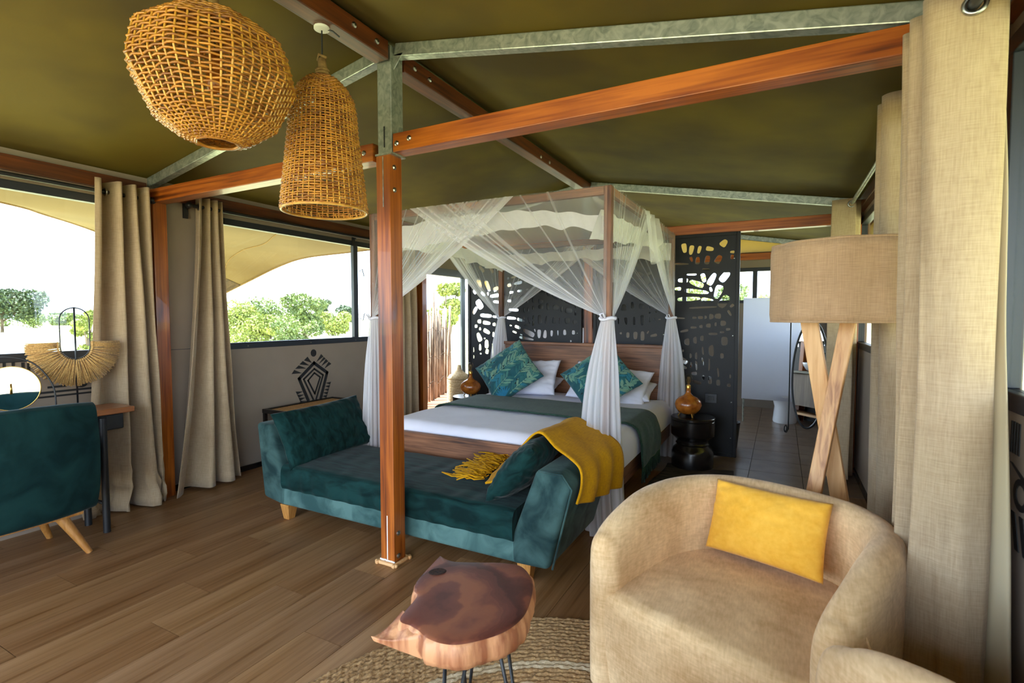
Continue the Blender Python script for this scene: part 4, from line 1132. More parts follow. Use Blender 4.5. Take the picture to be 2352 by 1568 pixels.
# ------------------------------------------------------------------ tub armchairs
def armchair(name, label, C, ang, W=0.98, D=0.88, HT=0.745, group='beige tub armchairs'):
    """C: middle of the front edge on the floor; ang: turn about the vertical (0 = facing -Y)"""
    t = thing(name, label, 'armchair', (C[0], C[1], 0), group)
    ca, sa = cos(ang), sin(ang)
    def Wd(x, y, z): return (C[0] + x * ca - y * sa, C[1] + x * sa + y * ca, z)
    th = 0.062
    # centre line of the wall in plan, front-left to front-right
    hw = W / 2 - th
    pl = [(-hw + 0.015, 0.02), (-hw, 0.22), (-hw, 0.42), (-hw * 0.97, 0.55), (-hw * 0.82, 0.69), (-hw * 0.52, 0.79), (0, D - th), (hw * 0.52, 0.79), (hw * 0.82, 0.69), (hw * 0.97, 0.55), (hw, 0.42), (hw, 0.22), (hw - 0.015, 0.02)]
    N = 90
    cl = catmull(pl, N)
    g = G(); rings = []
    def section(P, nrm, k, top):
        sc = k
        tt = th * sc
        prof = [(tt * 0.92, 0.03), (tt, 0.10), (tt * 1.02, 0.35), (tt * 1.05, top - 0.10), (tt * 0.95, top - 0.045), (tt * 0.6, top - 0.012), (0, top),
                (-tt * 0.6, top - 0.012), (-tt * 0.95, top - 0.045), (-tt * 1.1, top - 0.10), (-tt * 1.15, 0.45), (-tt * 1.0, 0.30), (-tt, 0.03)]
        return [Wd(P[0] + nrm[0] * o, P[1] + nrm[1] * o, z) for o, z in prof]
    def nrm_at(i):
        a, b = cl[max(i - 1, 0)], cl[min(i + 1, N)]
        d = Vector((b[0] - a[0], b[1] - a[1])).normalized()
        return (-d.y, d.x), d
    def topz(i):
        s = min(i, N - i) / N
        return HT - 0.10 * max(0, 1 - s / 0.16) ** 2.0
    rr = []
    for q in range(5, 0, -1):
        f = q / 5 * pi / 2
        nn, d = nrm_at(0)
        P = (cl[0][0] - d.x * th * sin(f), cl[0][1] - d.y * th * sin(f))
        rr.append(section(P, nn, max(cos(f), 0.05), topz(0) - 0.07 * (1 - cos(f))))
    for i in range(N + 1):
        nn, d = nrm_at(i)
        rr.append(section(cl[i], nn, 1, topz(i)))
    for q in range(1, 6):
        f = q / 5 * pi / 2
        nn, d = nrm_at(N)
        P = (cl[N][0] + d.x * th * sin(f), cl[N][1] + d.y * th * sin(f))
        rr.append(section(P, nn, max(cos(f), 0.05), topz(N) - 0.07 * (1 - cos(f))))
    m = len(rr[0])
    vs = [p for r_ in rr for p in r_]
    fs = []
    for i in range(len(rr) - 1):
        for k in range(m - 1):
            fs.append((i * m + k, (i + 1) * m + k, (i + 1) * m + k + 1, i * m + k + 1))
    fs.append(tuple(range(m))); fs.append(tuple((len(rr) - 1) * m + k for k in range(m - 1, -1, -1)))
    g.add(vs, fs)
    put('shell', g, MAT['chair_fabric'], t, smooth=True, sub=1)
    # seat block with soft rolled front edge
    hs = hw - th * 0.75
    g = G()
    def sfn(u, v):
        x = -hs + 2 * hs * u
        yb = 0.82 - 0.17 * abs(2 * u - 1) ** 2.6
        pf = [(0.005, 0.05), (-0.012, 0.20), (-0.016, 0.34), (-0.012, 0.395), (0.012, 0.419), (0.08, 0.426), (0.4, 0.425), (yb, 0.405)]
        p = catmull(pf, 40)[int(round(v * 40))]
        z = p[1] + 0.012 * sin(pi * u) * (1 if v > 0.5 else v * 2) + 0.003 * noise.noise(Vector((x * 6, p[0] * 6, 1)))
        return Wd(x, p[0] - 0.035 + 0.02 * (abs(2 * u - 1) ** 4), z)
    g.grid(sfn, 40, 40)
    put('seat', g, MAT['chair_fabric'], t, smooth=True)
    # seam piping on the outer side of each arm front
    for s in (-1, 1):
        g = G(); x = s * (hw + th * 0.9)
        g.tube([Wd(x, 0.03, 0.05), Wd(x, 0.03, 0.35), Wd(x + s * 0.004, 0.04, HT - 0.17), Wd(x - s * 0.02, 0.05, HT - 0.125), Wd(x - s * 0.06, 0.055, HT - 0.105)], 0.004, 6)
        put('piping', g, MAT['chair_fabric'], t, smooth=True)
    for lx, ly in ((-hs, 0.08), (hs, 0.08), (-hs * 0.7, 0.68), (hs * 0.7, 0.68)):
        g = G(); p = Wd(lx, ly, 0); g.lathe([(0.025, 0), (0.03, 0.06)], p, 12)
        put('foot', g, MAT['black_wood'], t, smooth=True, autosmooth=40)
    return t, Wd
ac, W1 = armchair('armchair', 'beige linen tub armchair holding a yellow cushion', (-0.225, 1.80), radians(-20), W=0.97)
armchair('armchair', 'beige tub armchair cut by the lower frame edge, only its arm tops showing', (-0.172, 1.258), radians(-143), W=0.96, D=0.88, HT=0.775)
ux = Vector(W1(1, 0, 0)) - Vector(W1(0, 0, 0)); ub = Vector(W1(0, 1, 0)) - Vector(W1(0, 0, 0))
pc = Vector(W1(-0.035, 0.64, 0.60))
pillow('lumbar_cushion', 'plain yellow lumbar cushion on the beige tub armchair', MAT['yellow_pillow'], tuple(pc), tuple(ux + Vector((0, 0, 0.02))), tuple(Vector((0, 0, 0.92)) + ub * 0.38 + ux * 0.06), 0.48, 0.31, 0.14, cat='cushion', amp=0.006, seed=9, n=48, pinch=0.04)

# ------------------------------------------------------------------ live-edge slab table
tb = thing('side_table', 'live-edge wooden slab side table with thin black hairpin legs', 'table', (-0.98, 1.50, 0))
OUT = [(-1.248, 1.723), (-1.172, 1.708), (-1.066, 1.754), (-0.973, 1.797), (-0.902, 1.802), (-0.839, 1.753), (-0.8, 1.698), (-0.765, 1.615), (-0.738, 1.504), (-0.746, 1.412), (-0.78, 1.342), (-0.844, 1.27), (-0.901, 1.246), (-0.96, 1.248), (-1.004, 1.265), (-1.044, 1.274), (-1.101, 1.288), (-1.135, 1.421), (-1.167, 1.449), (-1.195, 1.49), (-1.21, 1.533), (-1.227, 1.612)]
oc = catmull(OUT + [OUT[0]], 120)[:120]
ctr = Vector((-0.97, 1.51))
ZTB = 0.50
g = G(); n = len(oc)
cols = []
ringdef = [(0.0, 0.0), (0.25, 0), (0.5, 0), (0.75, 0), (0.93, 0.0), (0.985, -0.004), (1.0, -0.014), (1.025, -0.035), (1.03, -0.06), (1.0, -0.082), (0.93, -0.09)]
TABC = [srgb(104, 62, 52)[:3], srgb(140, 88, 66)[:3], srgb(88, 50, 46)[:3]]
EDGC = [srgb(208, 150, 112)[:3], srgb(120, 72, 50)[:3]]
for ri, (s, dz) in enumerate(ringdef):
    for k, p in enumerate(oc):
        q = ctr + (Vector(p) - ctr) * (s if s > 0 else 0.001)
        if ri > 5:
            w = 0.010 * noise.noise(Vector((p[0] * 22, p[1] * 22, 0))) + 0.006 * noise.noise(Vector((p[0] * 60, p[1] * 60, 5)))
            q = q + (Vector(p) - ctr).normalized() * w
        z = ZTB + dz
        # the corner spur droops away from the top
        g.v.append((q.x, q.y, z))
for i in range(len(ringdef) - 1):
    for k in range(n):
        k2 = (k + 1) % n
        g.f.append((i * n + k, i * n + k2, (i + 1) * n + k2, (i + 1) * n + k)); g.mi.append(0 if ringdef[i + 1][0] <= 0.99 and i < 5 else 1)
g.f.append(tuple((len(ringdef) - 1) * n + k for k in range(n - 1, -1, -1))); g.mi.append(1)
def slab_mat():
    m, nn, l, p = new_mat('slab_top')
    t = nn.new('ShaderNodeTexCoord'); mpn = nn.new('ShaderNodeMapping')
    mpn.inputs['Location'].default_value = (-0.04, 0.03, 0); mpn.inputs['Scale'].default_value = (1.0, 0.8, 1)
    nz = nn.new('ShaderNodeTexNoise'); nz.inputs['Scale'].default_value = 5; nz.inputs['Detail'].default_value = 4
    mx = nn.new('ShaderNodeMix'); mx.data_type = 'VECTOR'; mx.inputs[0].default_value = 0.10
    ln = nn.new('ShaderNodeVectorMath'); ln.operation = 'LENGTH'
    wv = nn.new('ShaderNodeTexNoise'); wv.noise_dimensions = '1D'; wv.inputs['Detail'].default_value = 8
    ms = nn.new('ShaderNodeMath'); ms.operation = 'MULTIPLY'; ms.inputs[1].default_value = 30
    r = nn.new('ShaderNodeValToRGB')
    r.color_ramp.elements[0].position = 0.3; r.color_ramp.elements[0].color = srgb(74, 38, 34)
    r.color_ramp.elements[1].position = 0.7; r.color_ramp.elements[1].color = srgb(146, 88, 62)
    e = r.color_ramp.elements.new(0.5); e.color = srgb(110, 60, 50)
    l.new(t.outputs['Object'], mpn.inputs['Vector']); l.new(mpn.outputs[0], nz.inputs['Vector'])
    l.new(mpn.outputs[0], mx.inputs[4]); l.new(nz.outputs['Color'], mx.inputs[5])
    l.new(mx.outputs[1], ln.inputs[0]); l.new(ln.outputs['Value'], ms.inputs[0]); l.new(ms.outputs[0], wv.inputs['W'])
    wv.inputs['Scale'].default_value = 1.0
    l.new(wv.outputs['Fac'], r.inputs['Fac']); l.new(r.outputs['Color'], p.inputs['Base Color'])
    p.inputs['Roughness'].default_value = 0.5
    return m
put('slab', g, [slab_mat(), MAT['bark_edge']], tb, smooth=True, autosmooth=50)
g = G()
SA, SB, ST = Vector((-1.122, 1.335, ZTB - 0.004)), Vector((-0.985, 1.258, ZTB - 0.010)), Vector((-1.168, 1.228, 0.452))
SA2, SB2, ST2, SM = Vector((-1.095, 1.34, 0.42)), Vector((-0.985, 1.262, 0.412)), Vector((-1.160, 1.232, 0.436)), Vector((-1.06, 1.30, ZTB - 0.002))
def spurfn(u, v):
    # u: along the slab edge to the tip, v: over the top ridge from one flank to the other
    a = [SA2, SA, SM, SB, SB2]
    k = v * 4; i = min(int(k), 3); f = k - i
    base = a[i] + (a[i + 1] - a[i]) * f
    tip = ST2 + (ST - ST2) * sin(pi * v)
    w = u ** 0.8
    p = base + (tip - base) * w
    p.z -= 0.016 * sin(pi * u) * sin(pi * v)
    n_ = 0.005 * noise.noise(p * 30)
    return (p.x + n_, p.y - n_, p.z + n_)
g.grid(spurfn, 16, 24)
g.grid(lambda u, v: tuple(Vector(spurfn(u, 0)) + (Vector(spurfn(u, 1)) - Vector(spurfn(u, 0))) * v), 16, 2)
put('spur', g, MAT['bark_edge'], tb, smooth=True)
g = G()
g.lathe([(0.001, ZTB + 0.0012), (0.022, ZTB + 0.0012), (0.030, ZTB + 0.003), (0.034, ZTB + 0.0005)], (0, 0), 18, caps=False)
g.v = [(-1.17 + x * 0.9 + 0.25 * y, 1.60 + y * 0.9, z) for x, y, z in g.v]
put('knot_hole', g, M('knot_black', srgb(24, 14, 12), srgb(60, 36, 28), (90, 90, 90), rough=0.8), tb, smooth=True)
for cx, cy, a in ((-0.905, 1.335, -1.7), (-0.83, 1.50, 0.2), (-1.04, 1.62, 2.2)):
    d = Vector((cos(a), sin(a))); pq = Vector((-d.y, d.x))
    pts = []
    for s in (-1, 1):
        pts.append([Vector((cx, cy, 0)) + Vector((pq.x, pq.y, 0)) * 0.045 * s + Vector((0, 0, 0.412)), Vector((cx + d.x * 0.07, cy + d.y * 0.07, 0.012)) + Vector((pq.x, pq.y, 0)) * 0.008 * s])
    g = G(); g.tube([pts[0][0], pts[0][1], (pts[0][1] + pts[1][1]) / 2 + Vector((d.x * 0.006, d.y * 0.006, -0.006)), pts[1][1], pts[1][0]], 0.0065, 8)
    put('hairpin_leg', g, MAT['black'], tb, smooth=True)
    put('fixing_plate', G().box(cx - 0.05, cx + 0.05, cy - 0.05, cy + 0.05, 0.408, 0.414), MAT['black'], tb)

# ------------------------------------------------------------------ braided jute rug
RC = (-0.45, 1.15); RR = 1.235
rug = thing('jute_rug', 'round braided jute rug with paler rings under the slab table', 'rug', (RC[0], RC[1], 0))
nr = 50
for i in range(nr):
    r = RR - i * 0.0245
    if r < 0.05: break
    g = G()
    seg = max(24, int(2 * pi * r / 0.014)); prof = []
    for k in range(seg):
        a = 2 * pi * k / seg
        for q in range(5):
            t = pi * q / 4
            bump = 1 + 0.16 * (1 if (k + (q > 2)) % 2 else -1)
            rad = r + 0.0128 * cos(t) * bump + 0.003 * sin(k * 1.7)
            g.v.append((RC[0] + rad * cos(a), RC[1] + rad * sin(a), 0.001 + 0.011 * sin(t) * bump + 0.002 * sin(k * 0.9 + i)))
    for k in range(seg):
        k2 = (k + 1) % seg
        for q in range(4):
            g.f.append((k * 5 + q, k2 * 5 + q, k2 * 5 + q + 1, k * 5 + q + 1)); g.mi.append(0)
    put('braid', g, MAT['jute_light' if i in (13, 14, 29) else 'jute'], rug, smooth=True)
# dark rug beside the bed
g = G()
g.grid(lambda u, v: (-1.0 + 0.62 * u + 0.02 * sin(v * 9), 3.75 + 1.55 * v + 0.02 * sin(u * 7), 0.006 + 0.002 * noise.noise(Vector((u * 6, v * 9, 0)))), 20, 40)
mesh1('bedside_rug', g, MAT['dark_rug'], 'dark streaky rug on the floor right of the bed', 'rug', (-0.7, 4.5, 0), smooth=True, solid=0.008)

# ------------------------------------------------------------------ standing lamp
SCX, SCY, SR = 0.252, 2.86, 0.300
lp = thing('floor_lamp', 'floor lamp with a wide linen drum shade on crossed pine legs', 'lamp', (SCX, SCY, 0))
g = G()
fac = 10
def shfn(u, v):
    a = 2 * pi * u
    rr = SR * (1 - 0.02 * cos(fac * a * 1.0 + 0.6)) * (0.985 if v in (0, 1) else 1)
    return (SCX + rr * cos(a), SCY + rr * sin(a), 1.475 + 0.36 * v)
g.grid(shfn, 80, 10, cu=True)
put('lamp_shade', g, MAT['shade'], lp, smooth=True, solid=0.006)
for z in (1.477, 1.833):
    g = G(); g.tube([(shfn(k / 80, 0)[0], shfn(k / 80, 0)[1], z) for k in range(80)], 0.006, 6, closed=True)
    put('shade_trim', g, MAT['shade'], lp, smooth=True)
put('leg', G().bar((0.12, 2.89, 1.50), (0.38, 2.93, 0.0), 0.075, 0.030, (0.3, 1, 0)), MAT['pine_z'], lp, bevel=0.004)
put('leg', G().bar((0.285, 2.865, 1.50), (0.055, 2.70, 0.0), 0.062, 0.036, (0.3, 1, 0)), MAT['pine_z'], lp, bevel=0.004)
g = G(); g.tube([(SCX - 0.2, SCY, 1.50), (SCX + 0.2, SCY, 1.50)], 0.012, 8)
put('cross_bar', g, MAT['pine_x'], lp)
g = G(); g.lathe([(0.02, 1.5), (0.02, 1.58), (0.034, 1.60), (0.045, 1.66), (0.03, 1.71), (0.001, 1.72)], (SCX, SCY), 16)
put('bulb', g, MAT['white_paint'], lp, smooth=True)

# ------------------------------------------------------------------ turned stools and gourd lamps
def stool(loc, label):
    t = thing('turned_stool', label, 'stool', loc, 'black turned bedside stools')
    x, y = loc[0], loc[1]
    top = G().lathe([(0.001, 0.472), (0.205, 0.472), (0.21, 0.478), (0.21, 0.498), (0.205, 0.504), (0.001, 0.504)], (x, y), 40, caps=False)
    put('seat', top, MAT['black_wood'], t, smooth=True, autosmooth=35)
    body = G().lathe([(0.001, 0), (0.19, 0), (0.20, 0.012), (0.20, 0.15), (0.185, 0.19), (0.155, 0.215), (0.15, 0.225), (0.162, 0.24), (0.15, 0.255), (0.15, 0.275), (0.175, 0.295), (0.205, 0.325), (0.207, 0.345), (0.207, 0.465), (0.2, 0.472), (0.001, 0.472)], (x, y), 40, caps=False)
    put('body', body, MAT['black_wood'], t, smooth=True, autosmooth=35)
    return t
def gourd(loc, label):
    t = thing('gourd_lamp', label, 'lamp', loc, 'gourd bedside lamps')
    x, y, z = loc
    put('gourd_body', G().lathe([(0.001, z + 0.022), (0.05, z + 0.024), (0.09, z + 0.042), (0.122, z + 0.082), (0.130, z + 0.12), (0.118, z + 0.16), (0.085, z + 0.192), (0.048, z + 0.21), (0.028, z + 0.228), (0.022, z + 0.25), (0.021, z + 0.285), (0.001, z + 0.286)], (x, y), 36, caps=False), MAT['gourd'], t, smooth=True)
    put('collar', G().lathe([(0.001, z + 0.284), (0.023, z + 0.284), (0.023, z + 0.305), (0.018, z + 0.315), (0.001, z + 0.316)], (x, y), 20, caps=False), MAT['brass'], t, smooth=True, autosmooth=40)
    b = put('bulb', G().lathe([(0.014, z + 0.314), (0.018, z + 0.33), (0.034, z + 0.37), (0.036, z + 0.392), (0.026, z + 0.415), (0.001, z + 0.424)], (x, y), 20, caps=False), MAT['bulb'], t, smooth=True)
    g = G()
    for k in range(4):
        a = k * pi / 2
        g.tube([(x + 0.006 * cos(a), y + 0.006 * sin(a), z + 0.315), (x + 0.016 * cos(a), y + 0.016 * sin(a), z + 0.36), (x + 0.01 * cos(a), y + 0.01 * sin(a), z + 0.395)], 0.0015, 4)
    put('filament', g, MAT['brass'], b)
    for k in range(3):
        a = -pi / 2 + 0.1 + k * 2 * pi / 3 + 0.5
        put('foot', G().tube([(x + 0.07 * cos(a), y + 0.07 * sin(a), z + 0.045), (x + 0.095 * cos(a), y + 0.095 * sin(a), z + 0.001)], [0.008, 0.006], 8), MAT['brass'], t, smooth=True, autosmooth=40)
    return t
stool((-0.755, 5.33, 0), 'black turned hourglass stool at the right of the bed head')
stool((-3.44, 5.40, 0), 'black turned stool at the left of the bed head, mostly hidden')
gourd((-0.80, 5.31, 0.504), 'polished gourd lamp with clear bulb on the right black stool')
gourd((-3.42, 5.40, 0.504), 'polished gourd lamp at the left of the bed by the sliding door')
# ------------------------------------------------------------------ woven basket pendants
def basket(name, label, prof, c, stakes, rows, fac, rot, parts_extra=None, tube=(0.0035, 0.0035), lean=(0, 0)):
    """prof: (radius, z) polyline; open weave of upright stakes and horizontal wefts"""
    t = thing(name, label, 'lamp', (c[0], c[1], prof[0][1]), 'woven basket pendants')
    P = [0]
    for a, b in zip(prof[:-1], prof[1:]): P.append(P[-1] + sqrt((a[0] - b[0]) ** 2 + (a[1] - b[1]) ** 2))
    tot = P[-1]
    def at_s(s):
        s = max(0, min(tot, s))
        for k in range(len(P) - 1):
            if s <= P[k + 1] + 1e-9:
                f = (s - P[k]) / (P[k + 1] - P[k]); a, b = prof[k], prof[k + 1]
                return (a[0] + (b[0] - a[0]) * f, a[1] + (b[1] - a[1]) * f)
        return prof[-1]
    zt = prof[0][1]
    def pos(a, s, off=0.0):
        r, z = at_s(s)
        if fac:
            w = 2 * pi / fac; q = ((a - rot) % w) - w / 2
            k = cos(w / 2) / cos(q)
            r = r * (0.12 + 0.88 * k) * 1.04
        r += off
        dz = zt - z
        return (c[0] + r * cos(a) + lean[0] * dz, c[1] + r * sin(a) + lean[1] * dz, z)
    g = G()
    for k in range(stakes):
        a = 2 * pi * k / stakes
        pts = [pos(a, tot * j / 26) for j in range(27)]
        g.tube(pts, tube[0], 5, caps=False)
    tag(put('stakes', g, MAT['basket_v'], t, smooth=True), kind='stuff')
    g = G()
    for i in range(rows):
        s = tot * (i + 0.5) / rows
        pts = []
        m = stakes * 2
        for k in range(m):
            a = 2 * pi * k / m
            off = 0.0
            if k % 2 == 0: off = tube[0] * 1.25 * (1 if ((k // 2) + i) % 2 else -1)
            p = pos(a, s + 0.0015 * sin(k * 0.7 + i * 2.1), off)
            pts.append(p)
        g.tube(pts, tube[1], 4, closed=True)
    tag(put('wefts', g, MAT['basket_h'], t, smooth=True), kind='stuff')
    return t, pos, tot
# globe
GC = (-2.15, 1.385)
gp = [(0.05, 2.745), (0.17, 2.73), (0.278, 2.64), (0.306, 2.50), (0.225, 2.325), (0.13, 2.255), (0.08, 2.24)]
t, pos, tot = basket('basket_pendant', 'large round faceted woven basket lamp hanging at the upper left', gp, GC, 50, 48, 9, 0.35, tube=(0.0042, 0.0050))
g = G(); g.tube([pos(2 * pi * k / 60, tot) for k in range(60)], 0.007, 6, closed=True); put('rim', g, MAT['basket_h'], t, smooth=True)
g = G(); g.tube([(GC[0], GC[1], 2.73), (GC[0] + 0.004, GC[1], 2.79), (GC[0], GC[1], 2.86)], [0.03, 0.022, 0.018], 10)
for k in range(4): g.tube([(GC[0] + 0.026 * cos(q * pi / 5), GC[1] + 0.026 * sin(q * pi / 5), 2.755 + 0.014 * k) for q in range(10)], 0.008, 6, closed=True)
put('rope_knot', g, MAT['rope'], t, smooth=True)
g = G(); g.tube([(GC[0], GC[1], 2.62), (GC[0], GC[1], 2.957)], 0.004, 6); put('cord', g, MAT['black'], t)
g = G(); g.lathe([(0.02, 2.62), (0.02, 2.56), (0.035, 2.53), (0.04, 2.49), (0.03, 2.455), (0.001, 2.445)], GC, 16); put('bulb', g, MAT['gourd'], t, smooth=True)
g = G(); g.lathe([(0.035, 2.957), (0.035, 2.945), (0.02, 2.94)], GC, 16); put('ceiling_rose', g, MAT['white_paint'], t, smooth=True, autosmooth=40)
# bell
BC = (-2.085, 1.905)
bp = [(0.033, 2.71), (0.075, 2.695), (0.115, 2.655), (0.148, 2.60), (0.160, 2.54), (0.166, 2.44), (0.180, 2.32), (0.194, 2.20), (0.206, 2.09), (0.211, 2.052), (0.208, 2.038)]
t, pos, tot = basket('basket_pendant', 'tall bell-shaped woven basket lamp hanging beside the steel post head', bp, BC, 46, 60, 0, 0, tube=(0.0034, 0.0042))
g = G(); g.tube([pos(2 * pi * k / 72, tot) for k in range(72)], 0.006, 6, closed=True); put('rim', g, MAT['basket_v'], t, smooth=True)
g = G()
for k in range(30):
    a = 2 * pi * k / 30
    p = pos(a, tot, 0.002); q = pos(a + 0.05, tot - 0.03, -0.006)
    g.tube([p, q], 0.0035, 5)
tag(put('rim_binding', g, MAT['basket_v'], t), kind='stuff')
g = G(); g.tube([(BC[0], BC[1], 2.70), (BC[0] + 0.003, BC[1], 2.76), (BC[0] - 0.004, BC[1], 2.80)], [0.028, 0.022, 0.02], 10)
for k in range(3): g.tube([(BC[0] + 0.028 * cos(q * pi / 5), BC[1] + 0.028 * sin(q * pi / 5), 2.715 + 0.014 * k) for q in range(10)], 0.008, 6, closed=True)
g.tube([(BC[0] - 0.03, BC[1], 2.80), (BC[0], BC[1] - 0.02, 2.815), (BC[0] + 0.03, BC[1], 2.80)], 0.007, 6)
put('rope_knot', g, MAT['rope'], t, smooth=True)
g = G(); g.tube([(BC[0], BC[1], 2.4), (BC[0], BC[1], 2.957)], 0.004, 6); g.tube([(BC[0], BC[1], 2.953), (BC[0] + 0.045, BC[1] + 0.03, 2.94), (BC[0] + 0.07, BC[1] + 0.05, 2.915)], 0.004, 6)
put('cord', g, MAT['black'], t)
g = G(); g.lathe([(0.02, 2.42), (0.02, 2.36), (0.035, 2.33), (0.04, 2.29), (0.03, 2.255), (0.001, 2.245)], BC, 16); put('bulb', g, MAT['gourd'], t, smooth=True)
g = G(); g.lathe([(0.038, 2.957), (0.038, 2.945), (0.02, 2.94)], BC, 16); put('ceiling_rose', g, MAT['white_paint'], t, smooth=True, autosmooth=40)

# ------------------------------------------------------------------ curtains
def curtain(label, top, bot, ztop, zbot, n=140, nz=40, rings=(), group='beige linen curtains', ease=0.8, crumple=0.0, lining=False, flare=None):
    t = thing('curtain', label, 'curtain', (bot[0][0], bot[0][1], zbot), group)
    A, B = catmull(top, n), catmull(bot, n)
    g = G()
    for i in range(n + 1):
        for j in range(nz + 1):
            v = j / nz; w = v ** ease
            if flare: w = flare(v)
            x = A[i][0] + (B[i][0] - A[i][0]) * w; y = A[i][1] + (B[i][1] - A[i][1]) * w
            z = ztop + (zbot - ztop) * v
            k = 0.011 * noise.noise(Vector((i * 0.10, z * 1.4, 0.5))) * (0.3 + v)
            if crumple and v > 0.8: k += crumple * (v - 0.8) * 5 * noise.noise(Vector((i * 0.15, z * 9, 2.0)))
            x += k; y += k * 0.7
            g.v.append((x, y, z))
    for i in range(n):
        for j in range(nz):
            a = i * (nz + 1) + j
            g.f.append((a, a + nz + 1, a + nz + 2, a + 1)); g.mi.append(0)
    put('cloth', g, MAT['curtain'], t, smooth=True, solid=0.004)
    for (p, nrm) in rings:
        g = G(); p = Vector(p); nn = Vector(nrm).normalized(); u = nn.cross(Vector((0, 0, 1))).normalized()
        g.tube([p + (u * cos(k * pi / 10) + Vector((0, 0, 1)) * sin(k * pi / 10)) * 0.026 for k in range(20)], 0.007, 6, closed=True)
        put('eyelet', g, MAT['bolt'], t, smooth=True)
    return t
def zig(x0, y0, x1, y1, n, ax, ay, first=1):
    """bunched pleats: points alternating either side of the line"""
    out = []
    for k in range(n + 1):
        f = k / n; s = first * (1 if k % 2 else -1)
        out.append((x0 + (x1 - x0) * f + ax * s, y0 + (y1 - y0) * f + ay * s))
    return out
RZ = 2.43
# right wall: nearest curtain with a broad flat face towards the room
curtain('nearest beige curtain at the far right, with a broad flat leading fold', 
        [(0.575, 2.10), (0.57, 2.06), (0.49, 2.045), (0.405, 2.06), (0.38, 2.10), (0.43, 2.125), (0.555, 2.14), (0.55, 2.18), (0.40, 2.185), (0.38, 2.22), (0.55, 2.25), (0.54, 2.29), (0.38, 2.295), (0.37, 2.33)],
        [(0.59, 2.04), (0.565, 1.985), (0.535, 1.965), (0.50, 1.985), (0.45, 2.005), (0.37, 2.03), (0.36, 2.07), (0.50, 2.13), (0.52, 2.18), (0.38, 2.20), (0.37, 2.24), (0.52, 2.27), (0.52, 2.31), (0.40, 2.33)],
        2.50, 0.03, n=170, rings=[((0.492, 2.035, RZ), (0.2, 1, 0)), ((0.49, 2.165, RZ), (0, 1, 0))], ease=1.2, crumple=0.03)
lc = [o for o in bpy.data.objects if o.get('label', '').startswith('nearest beige curtain')][0]
LT, LBm = catmull([(0.572, 2.11), (0.576, 2.10), (0.574, 2.115)], 24), catmull([(0.575, 2.03), (0.612, 1.985), (0.634, 1.96), (0.638, 2.03)], 24)
g = G()
g.grid(lambda u, v: (LT[int(round(u * 24))][0] * (1 - v) + LBm[int(round(u * 24))][0] * v + 0.006 * noise.noise(Vector((u * 2, v * 6, 1))), LT[int(round(u * 24))][1] * (1 - v) + LBm[int(round(u * 24))][1] * v, 2.49 - 2.46 * v), 24, 40)
ln_ = put('lining', g, MAT['lining'], lc, smooth=True, solid=0.003); ln_['label'] = 'pale lining of the curtain turned outwards'
curtain('beige curtain behind the drum lampshade on the right wall',
        [(0.61, 3.06), (0.53, 3.075), (0.44, 3.09), (0.43, 3.14), (0.59, 3.16), (0.59, 3.20), (0.44, 3.22), (0.435, 3.27), (0.59, 3.29), (0.59, 3.33), (0.45, 3.35)],
        [(0.63, 2.96), (0.58, 3.02), (0.50, 3.08), (0.47, 3.14), (0.60, 3.17), (0.60, 3.23), (0.46, 3.26), (0.46, 3.34), (0.60, 3.37), (0.60, 3.43), (0.47, 3.47)],
        2.58, 0.03, n=140, rings=[((0.545, 3.07, 2.50), (0.1, 1, 0))], ease=1.2)
curtain('narrow beige curtain at the far end of the right wall by the last post',
        zig(0.385, 5.46, 0.56, 5.42, 1, 0, 0) + zig(0.55, 5.48, 0.55, 5.72, 5, 0.06, 0), 
        [(0.36, 5.44), (0.57, 5.40)] + zig(0.54, 5.50, 0.54, 5.78, 5, 0.07, 0), 2.54, 0.04, n=80, rings=[((0.53, 5.425, 2.49), (0, 1, 0))])
def rod(label, x, y0, y1, z=RZ, mat='black', r=0.016, brackets=()):
    t = thing('curtain_rod', label, 'curtain rod', (x, y0, z), 'curtain rods')
    put('pole', G().tube([(x, y0, z), (x, y1, z)], r, 12), MAT[mat], t, smooth=True, autosmooth=40)
    for yy in (y0, y1):
        put('finial', G().ball((x, yy, z), r * 1.7, 8), MAT[mat], t, smooth=True)
    for yy, sx in brackets:
        g = G(); g.tube([(x, yy, z), (x + 0.06 * sx, yy, z - 0.02), (x + 0.09 * sx, yy, z + 0.03)], 0.01, 8)
        g.box(x + (0.085 if sx > 0 else -0.1), x + (0.1 if sx > 0 else -0.085), yy - 0.02, yy + 0.02, z - 0.10, z + 0.06)
        put('bracket', g, MAT[mat], t)
    return t
rod('metal curtain rod along the right wall up to the far post', 0.535, 2.95, 5.82, z=2.50, mat='galv', brackets=((4.0, 1),))
rod('short curtain rod above the nearest curtain on the right', 0.49, 0.2, 2.36, brackets=((0.6, 1),))
LZ = 2.425; LXX = -4.475
curtain('beige curtain at the right end of the grass-view window behind the desk',
        [(-4.38, 1.905), (-4.385, 1.945), (-4.52, 1.975), (-4.55, 2.015), (-4.385, 2.045), (-4.385, 2.075), (-4.55, 2.095), (-4.55, 2.125), (-4.385, 2.145), (-4.385, 2.175), (-4.55, 2.195), (-4.55, 2.215), (-4.385, 2.235), (-4.385, 2.265), (-4.55, 2.285)],
        [(-4.47, 1.800), (-4.455, 1.860), (-4.54, 1.905), (-4.55, 1.965), (-4.455, 2.005), (-4.36, 2.055), (-4.55, 2.085), (-4.55, 2.135), (-4.34, 2.175), (-4.35, 2.245), (-4.55, 2.265), (-4.55, 2.285), (-4.39, 2.285), (-4.38, 2.305), (-4.48, 2.325)],
        2.50, 0.012, n=180, rings=[((-4.47, 2.005, LZ), (0, 1, 0))], ease=1.3, crumple=0.05)
